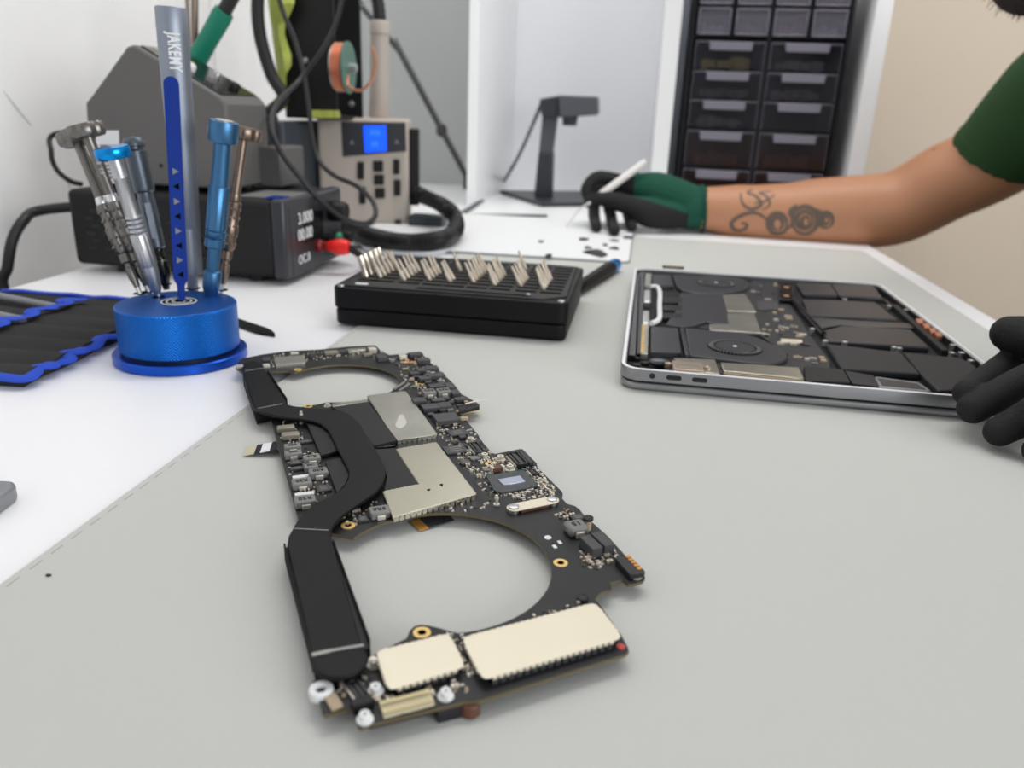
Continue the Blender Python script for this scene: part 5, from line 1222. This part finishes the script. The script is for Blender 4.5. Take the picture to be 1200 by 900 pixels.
# torso, pelvis, neck
def ell(pts, k=6):
    rs = []
    Q = spline([p[0] for p in pts], k)
    for i, p in enumerate(Q):
        f = i/(len(Q)-1)*(len(pts)-1); j = min(int(f), len(pts)-2); w = f-j
        a = pts[j][1]*(1-w)+pts[j+1][1]*w; b_ = pts[j][2]*(1-w)+pts[j+1][2]*w
        d = (Q[min(i+1, len(Q)-1)]-Q[max(i-1, 0)]).normalized(); y = V((0, 1, 0)); y = (y-d*y.dot(d)).normalized(); x = y.cross(d)
        rs.append([p+y*a*cos(2*pi*q/28)+x*b_*sin(2*pi*q/28) for q in range(28)])
    rings(bm, rs)
ell([(pel-EZ*.08, .13, .10), (pel, .165, .125), (belly, .150, .110), (chest, .175, .120), (neck0-EZ*.05+V((.03, 0, 0)), .150, .085), (neck0-EZ*.005, .075, .065)])
limb(bm, [SHR, neck0-EZ*.05+V((.02, 0, 0)), SHL], [.062, .075, .062], k=5, n=20)
limb(bm, [neck0-EZ*.04+V((.02, 0, 0)), neck0+EZ*.02, head_c-EZ*.05+V((.03, 0, 0))], [.062, .056, .058], k=5, n=20)
# head: skull, jaw, nose, ears
side_h = HD.cross(EZ).normalized(); up_h = side_h.cross(HD).normalized()
def hp3(f, s, u): return head_c+HD*f+side_h*s+up_h*u
def blob(c, r, sx, sy, sz):                  # ellipsoid in head axes
    t = nb(); bmesh.ops.create_uvsphere(t, u_segments=22, v_segments=14, radius=1.0)
    M = Matrix((HD*sx, side_h*sy, up_h*sz)).transposed()
    vm = {v: bm.verts.new(c+M @ v.co) for v in t.verts}
    for f in t.faces: bm.faces.new([vm[v] for v in f.verts])
    t.free()
blob(hp3(-.01, 0, .02), 1, .098, .078, .100); blob(hp3(.030, 0, -.045), 1, .060, .058, .070); blob(hp3(.058, 0, -.082), 1, .030, .034, .026)
limb(bm, [hp3(.088, 0, .02), hp3(.104, 0, -.012), hp3(.112, 0, -.022)], [.009, .012, .014], k=4, n=12)
limb(bm, [hp3(.084, -.016, -.052), hp3(.092, 0, -.052), hp3(.084, .016, -.052)], [.006, .008, .006], k=4, n=10)
limb(bm, [hp3(.078, -.045, .032), hp3(.090, -.02, .036), hp3(.086, 0, .03), hp3(.090, .02, .036), hp3(.078, .045, .032)], [.009, .010, .009, .010, .009], k=4, n=10)
for s in (-1, 1): blob(hp3(-.012, s*.079, -.012), 1, .022, .010, .033)
# seated legs
for s, sh in ((1, SHR), (-1, SHL)):
    hip = pel+V((-.02, s*.085, -.03)); kn = hip+V((-.40, s*.05, -.02)); kn.z = max(kn.z, -.26); kn.z = -.20; an = V((kn.x+.06, kn.y, -.67))
    limb(bm, [hip, hip.lerp(kn, .5), kn, kn.lerp(an, .45), an], [.095, .082, .060, .056, .040], k=6, n=22)
    limb(bm, [an+V((.03, 0, -.03)), an+V((-.06, 0, -.04)), an+V((-.17, s*.015, -.055))], [.040, .038, .028], k=5, n=16)
body = obj('body', bm, 'skin', person, smooth=180)
bake(body, [('REMESH', dict(mode='VOXEL', voxel_size=.006, use_smooth_shade=True)), ('SMOOTH', dict(factor=.5, iterations=6)), ('SUBSURF', dict(levels=1, render_levels=1))])
WB = WM[person]
bt = bmesh.new(); bt.from_mesh(body.data); bt.transform(WB); BODY = BVHTree.FromBMesh(bt); bt.free()
# T-shirt
bm = nb()
def sl(x, y, v, hw): return PXR(x, y, v, hw)
ell([(pel-EZ*.03, .178, .137), (pel+EZ*.05, .180, .138), (belly, .165, .126), (chest, .192, .136), (neck0-EZ*.05+V((.03, 0, 0)), .165, .100), (neck0-EZ*.012, .082, .072)])
limb(bm, [SHR, neck0-EZ*.05+V((.02, 0, 0)), SHL], [.078, .088, .078], k=5, n=20)
limb(bm, [SHL, LEL.lerp(SHL, .62)], [.078, .066], k=5, n=22)
SLV = [(1168, 186, 1.178, 53), (1200, 158, 1.152, 63), (1245, 118, 1.112, 74), (1290, 92, 1.07, 80)]
SP = [PXR(*q) for q in SLV]
hem = (SP[1][0]-SP[0][0]).normalized()
axs = (hem*.80+EZ*.42).normalized()
def ringat(c, r, ax, n=32, ry=1.0):
    x = EV*-1; x = (x-ax*x.dot(ax)).normalized(); y = ax.cross(x)
    return [c+x*r*cos(2*pi*i/n)+y*r*ry*sin(2*pi*i/n) for i in range(n)]
rs = [ringat(SP[0][0]+axs*.020, SP[0][1]*.80, axs), ringat(SP[0][0], SP[0][1]*.94, axs), ringat(SP[0][0]-axs*.003, SP[0][1]*1.02, axs), ringat(SP[0][0]+axs*.0, SP[0][1]*1.06, axs)]
for i in range(1, 9):
    t_ = i/8*3*.999; j = int(t_); w = t_-j; c0 = SP[j][0].lerp(SP[j+1][0], w); r0 = SP[j][1]*(1-w)+SP[j+1][1]*w
    ax2 = axs.lerp((SP[3][0]-SP[1][0]).normalized(), min(1, i/5)).normalized(); rs.append(ringat(c0, r0, ax2))
rings(bm, rs)
shirt = obj('t_shirt', bm, 'shirt', person, smooth=180)
bake(shirt, [('REMESH', dict(mode='VOXEL', voxel_size=.005, use_smooth_shade=True)), ('SMOOTH', dict(factor=.5, iterations=4)), ('SUBSURF', dict(levels=1, render_levels=1))])
bm = nb()
for off in (.016,):
    sb_ = bmesh.new(); sb_.from_mesh(shirt.data); sb_.transform(WB); SB_ = BVHTree.FromBMesh(sb_); sb_.free()
    rr = [SB_.find_nearest(q)[0] for q in ringat(SP[0][0]+axs*off, SP[0][1]*1.085, axs, 40)]; rr.append(rr[0]); tube(bm, rr, .0012, 6)
obj('sleeve_seam', bm, 'shirt_hem', person)
# trousers and shoes over the legs
bm = nb()
ell([(pel-EZ*.10, .150, .125), (pel-EZ*.02, .178, .140), (pel+EZ*.03, .174, .134)])
for s in (1, -1):
    hip = pel+V((-.02, s*.085, -.03)); kn = hip+V((-.40, s*.05, -.02)); kn.z = -.20; an = V((kn.x+.06, kn.y, -.64))
    limb(bm, [hip, hip.lerp(kn, .5), kn, kn.lerp(an, .45), an], [.106, .092, .072, .068, .056], k=6, n=22)
tr = obj('trousers', bm, 'trousers', person, smooth=180); bake(tr, [('REMESH', dict(mode='VOXEL', voxel_size=.008, use_smooth_shade=True)), ('SMOOTH', dict(factor=.5, iterations=3))])
for s in (1, -1):
    hip = pel+V((-.02, s*.085, -.03)); kn = hip+V((-.40, s*.05, -.02)); an = V((kn.x+.06, kn.y, -.67)); bm = nb()
    limb(bm, [an+V((.04, 0, -.03)), an+V((-.06, 0, -.036)), an+V((-.18, s*.015, -.050))], [.048, .046, .036], k=5, n=18); box(bm, an+V((-.07, s*.007, -.072)), (.27, .085, .016)); obj('shoe', bm, 'black', person, bev=.003)
# hair, beard, eyes
bm = nb(); blob(hp3(-.022, 0, .036), 1, .100, .083, .098)
hr = obj('hair', bm, 'hair', person, smooth=180)
hm = hr.data
bmh = bmesh.new(); bmh.from_mesh(hm); inv = WB
kill = [v for v in bmh.verts if ((WB @ v.co)-head_c).dot(HD) > .035 and ((WB @ v.co)-head_c).dot(up_h) < .075 or ((WB @ v.co)-head_c).dot(up_h) < -.03 and ((WB @ v.co)-head_c).dot(HD) > -.03]
bmesh.ops.delete(bmh, geom=kill, context='VERTS'); bmh.to_mesh(hm); bmh.free()
md = hr.modifiers.new('s', 'SOLIDIFY'); md.thickness = .008
bm = nb(); blob(hp3(.030, 0, -.070), 1, .070, .064, .062); blob(hp3(.052, 0, -.098), 1, .045, .045, .040)
for k in range(420):
    a = rng.uniform(0, 2*pi); e = rng.uniform(-1.3, .3); dv = HD*cos(a)*cos(e)*.9+side_h*sin(a)*cos(e)+up_h*sin(e)
    if dv.dot(HD) < -.3: continue
    c0 = hp3(.040, 0, -.082)+HD*dv.dot(HD)*.058+side_h*dv.dot(side_h)*.054+up_h*dv.dot(up_h)*.052
    c1 = c0+dv*rng.uniform(.006, .014)+V((rng.uniform(-.004, .004), rng.uniform(-.004, .004), -.004)); cyl(bm, c0, c1, .0009, .0002, 4)
obj('beard', bm, 'hair', person, smooth=180)
for s in (-1, 1):
    bm = nb(); ball(bm, hp3(.078, s*.031, .016), .011, 14); e_ = obj('eye', bm, 'label', person)
    bm = nb(); ball(bm, hp3(.0855, s*.031, .016), .0055, 12); obj('iris', bm, 'eye', e_)
    bm = nb(); limb(bm, [hp3(.086, s*.012, .043), hp3(.091, s*.03, .050), hp3(.078, s*.05, .044)], [.003, .005, .003], k=4, n=8); obj('eyebrow', bm, 'hair', person)
# abstract swirls inked on the far forearm, laid on the skin
def ink(pts, w):
    P = [atv(x, y, 1.10) for x, y in pts]; P = spline(P, 7); top = []
    for p in P:
        dd = (p-CAM).normalized(); hit = BODY.ray_cast(CAM, dd)
        if hit[0] is None: return
        top.append((hit[0]+hit[1]*.0003, hit[1]))
    bm = nb()
    L_, R_ = [], []
    for i, (p, nrm) in enumerate(top):
        d = (top[min(i+1, len(top)-1)][0]-top[max(i-1, 0)][0]).normalized(); s = nrm.cross(d).normalized(); ww = w*(.45+.55*sin(pi*(i+.5)/len(top)))
        L_.append(bm.verts.new(p+s*ww)); R_.append(bm.verts.new(p-s*ww))
    for i in range(len(top)-1): bm.faces.new((L_[i], L_[i+1], R_[i+1], R_[i]))
    obj('tattoo_line', bm, 'tattoo', person, smooth=180)
def loop(cx, cy, rx, ry, a0=0, a1=360, n=14, tw=0): return [(cx+rx*cos(radians(a0+(a1-a0)*i/n)), cy+ry*sin(radians(a0+(a1-a0)*i/n)+tw)) for i in range(n+1)]
for pts, w in ((loop(911, 262, 11, 12, 20, 385), .0034), (loop(911, 262, 6, 7, 90, 440), .0030), (loop(943, 258, 15, 16, 150, 520), .0036), (loop(943, 258, 9.5, 10, 0, 360), .0034), (loop(944, 260, 4.5, 6, 0, 360), .0028), (loop(968, 258, 8, 9, 60, 420), .0030), (loop(968, 258, 3.5, 4.5, 0, 360), .0026),
               ([(898, 257), (888, 250), (876, 250), (864, 255), (857, 263), (863, 270), (873, 268), (875, 263), (868, 261)], .0032), ([(924, 268), (930, 258), (926, 248), (934, 240)], .0032), ([(955, 245), (962, 250), (960, 262), (953, 270)], .0030),
               ([(901, 268), (908, 273), (918, 272), (925, 265)], .0030), ([(868, 226), (870, 238), (880, 245), (892, 240), (886, 230), (876, 226), (882, 222)], .0024), ([(893, 246), (902, 240), (898, 230), (890, 226), (904, 224)], .0018), ([(884, 238), (896, 236), (908, 228)], .0016), ([(1092, 176), (1097, 173)], .0020)):
    ink(pts, w)

# --- gloves: palm, four fingers and thumb grown into one skin each
def glove(name, parts, m, vox, label=None):
    bm = nb()
    for pts, rad, kw in parts: limb(bm, pts, rad, k=6, n=18, **kw)
    g = obj(name, bm, m, person, smooth=180, label=label)
    bake(g, [('REMESH', dict(mode='VOXEL', voxel_size=vox, use_smooth_shade=True)), ('SMOOTH', dict(factor=.5, iterations=1)), ('SUBSURF', dict(levels=1, render_levels=1))])
    return g
T = lambda x, y, z: on(x, y, z)
KI, KM, KR, KP = T(1222, 404, .036), T(1242, 430, .041), T(1256, 462, .037), T(1268, 494, .030)
W0 = LHW
near = [([T(1133, 460, .0244), T(1160, 441, .0265), T(1190, 420, .031), KI], [.0076, .0080, .0084, .0095], {}),
        ([T(1140, 479, .0185), T(1166, 465, .0250), T(1200, 447, .033), KM], [.0084, .0088, .0090, .0100], {}),
        ([T(1171, 506, .0120), T(1194, 494, .0185), T(1222, 478, .028), KR], [.0080, .0086, .0090, .0100], {}),
        ([T(1216, 528, .0095), T(1230, 519, .0135), T(1248, 507, .020), KP], [.0074, .0080, .0086, .0098], {}),
        ([T(1183, 391, .048), T(1198, 394, .048), T(1222, 402, .045), T(1266, 425, .040), KI.lerp(W0, .6)], [.0108, .0120, .0122, .0140, .016], {}),
        ([KI, KI.lerp(W0, .5), W0], [.0125, .018, .022], {}), ([KM, KM.lerp(W0, .5), W0], [.0125, .018, .022], {}), ([KR, KR.lerp(W0, .5), W0], [.012, .017, .022], {}), ([KP, KP.lerp(W0, .5), W0], [.011, .016, .022], {}),
        ([W0+V((-.01, 0, 0)), W0+V((.05, 0, -.004))], [.029, .033], {})]
gn = glove('glove', near, ['glove_black', 'glove_green'], .0011, 'black rubber-coated glove on the near hand')
pmid = KI.lerp(W0, .15)
for f in gn.data.polygons:
    p = WB @ f.center
    if p.x > KI.x-.012 and f.normal.z > .3 and p.z > .036: f.material_index = 1
# far glove holding the pen
def H(x, y, v): return atv(x, y, v)
WR = H(822, 244, 1.235)
kI, kM, kR, kP = H(738, 217, 1.215), H(742, 214, 1.238), H(750, 222, 1.258), H(758, 232, 1.276)
far_ = [([H(690, 233, 1.190), H(688, 220, 1.195), H(703, 208, 1.205), kI], [.0080, .0090, .0100, .0125], {}),
        ([on(699, 266, .0130), H(696, 249, 1.215), H(701, 223, 1.228), kM], [.0080, .0090, .0100, .0125], {}),
        ([on(720, 270, .0130), H(716, 254, 1.212), H(716, 232, 1.238), kR], [.0080, .0088, .0098, .0120], {}),
        ([on(741, 266, .0130), H(736, 254, 1.250), H(736, 240, 1.262), kP], [.0074, .0080, .0090, .0110], {}),
        ([H(690, 237, 1.180), H(704, 233, 1.178), H(730, 238, 1.182), H(764, 250, 1.198), H(800, 250, 1.222)], [.0085, .0105, .0140, .0220, .0220], {}),
        ([kI, H(775, 224, 1.222), WR], [.0165, .0265, .028], {}), ([kM, H(780, 228, 1.232), WR], [.0165, .026, .028], {}), ([kR, H(786, 236, 1.246), WR], [.0140, .020, .026], {}), ([kP, H(790, 242, 1.254), WR], [.0120, .019, .026], {}),
        ([H(806, 243, 1.233), H(822, 244, 1.235)], [.0325, .0325], {})]
gf = glove('glove', far_, ['glove_far_green', 'glove_black'], .0018, 'green knitted glove with black coated palm on the far hand')
for f in gf.data.polygons:
    p = WB @ f.center
    d = (p-CAM); xx = 600+FPX*d.dot(RT)/d.dot(fw); u_, v_, z_ = uvz(p); uk = uvz(kI)[0]; uw = uvz(WR)[0]
    t_ = (u_-uk)/(uw-uk)                     # 0 at the knuckles, 1 at the wrist
    if t_ < .06 or (t_ < .82 and z_ < .054-.030*max(0, t_)**1.2) : f.material_index = 1
bm = nb()
cr = (AP[1][0]-AP[0][0]).normalized()
for k in range(2): 
    rr = ringat(H(823.5-2*k, 244.4, 1.235), .0338, cr, 40); rr.append(rr[0]); tube(bm, rr, .0014, 6)
obj('glove_cuff', bm, 'glove_far_green', person)
# pen-like pick held in the far hand
a, c = H(757, 189, 1.205), H(689, 239, 1.172); d = c-a
pk = thing('pick', 'white pick with a thin bent wire tip held in the far gloved hand', 'pick', c)
bm = nb(); lathe(bm, [(0, 0), (.0044, .001), (.0054, .006), (.0054, d.length*.75), (.0040, d.length*.92), (.0022, d.length), (0, d.length)], a, d, 18); obj('handle', bm, 'pen', pk)
bm = nb(); tube(bm, spline([c-d*.02, H(682, 243, 1.168), H(675, 250, 1.165), H(670, 258, 1.162), H(663, 266, 1.160)], 6), .0013, 8); obj('bent_tip', bm, 'pen', pk)
# stool under the person
sb = V((pel.x, pel.y, -.75))
st = thing('stool', 'round black work stool under the seated person', 'stool', sb)
zs = pel.z-.155
bm = nb(); lathe(bm, [(0, zs+.75-.05), (.17, zs+.75-.05), (.18, zs+.75-.03), (.18, zs+.75), (.165, zs+.75+.015), (0, zs+.75+.015)], sb, n=40); obj('seat', bm, 'black', st)
bm = nb(); cyl(bm, sb+EZ*.08, sb+EZ*(zs+.75-.04), .025); obj('pillar', bm, 'silver', st)
for k in range(5):
    a = 2*pi*k/5; e = sb+V((cos(a)*.24, sin(a)*.24, .05)); bm = nb(); tube(bm, [sb+EZ*.09, sb.lerp(e, .5)+EZ*.06, e], .015, 8); l_ = obj('leg', bm, 'black', st)
    bm = nb(); cyl(bm, e+V((-sin(a), cos(a), 0))*.012-EZ*.025, e-V((-sin(a), cos(a), 0))*.012-EZ*.025, .025); obj('caster', bm, 'black_gloss', l_)

# ================================================================== LIGHT
w = bpy.data.worlds.new('room_light'); S.world = w; w.use_nodes = True
w.node_tree.nodes['Background'].inputs[0].default_value = (*lin((240, 243, 248)), 1); w.node_tree.nodes['Background'].inputs[1].default_value = .60
def area(name, loc, tgt, sx, sy, power, col=(1, 1, 1)):
    l = bpy.data.lights.new(name, 'AREA'); l.shape = 'RECTANGLE'; l.size = sx; l.size_y = sy; l.energy = power; l.color = col
    o = bpy.data.objects.new(name, l); COL.objects.link(o); o.location = loc; o.rotation_euler = (V(tgt)-V(loc)).to_track_quat('-Z', 'Y').to_euler(); return o
area('ceiling_panel', (-.35, 1.1, 1.55), (-.05, .6, 0), 1.0, .5, 5, (1, .985, .96))
area('shelf_fill', (.35, .95, 1.45), (.10, 1.75, .2), 1.2, .4, 14, (1, .98, .95))  # unseen fill lamp aimed to lift the shelf bays and back wall
area('wall_fill', (1.5, -1.0, .55), (-.5, .95, .25), 1.3, .9, 30, (.97, .985, 1))  # added fill lamp out of view, brightens the left wall and shelf bays
S.view_settings.view_transform = 'Standard'; S.view_settings.look = 'None'; S.view_settings.exposure = -.13; S.view_settings.gamma = 1; S.view_settings.use_curve_mapping = False
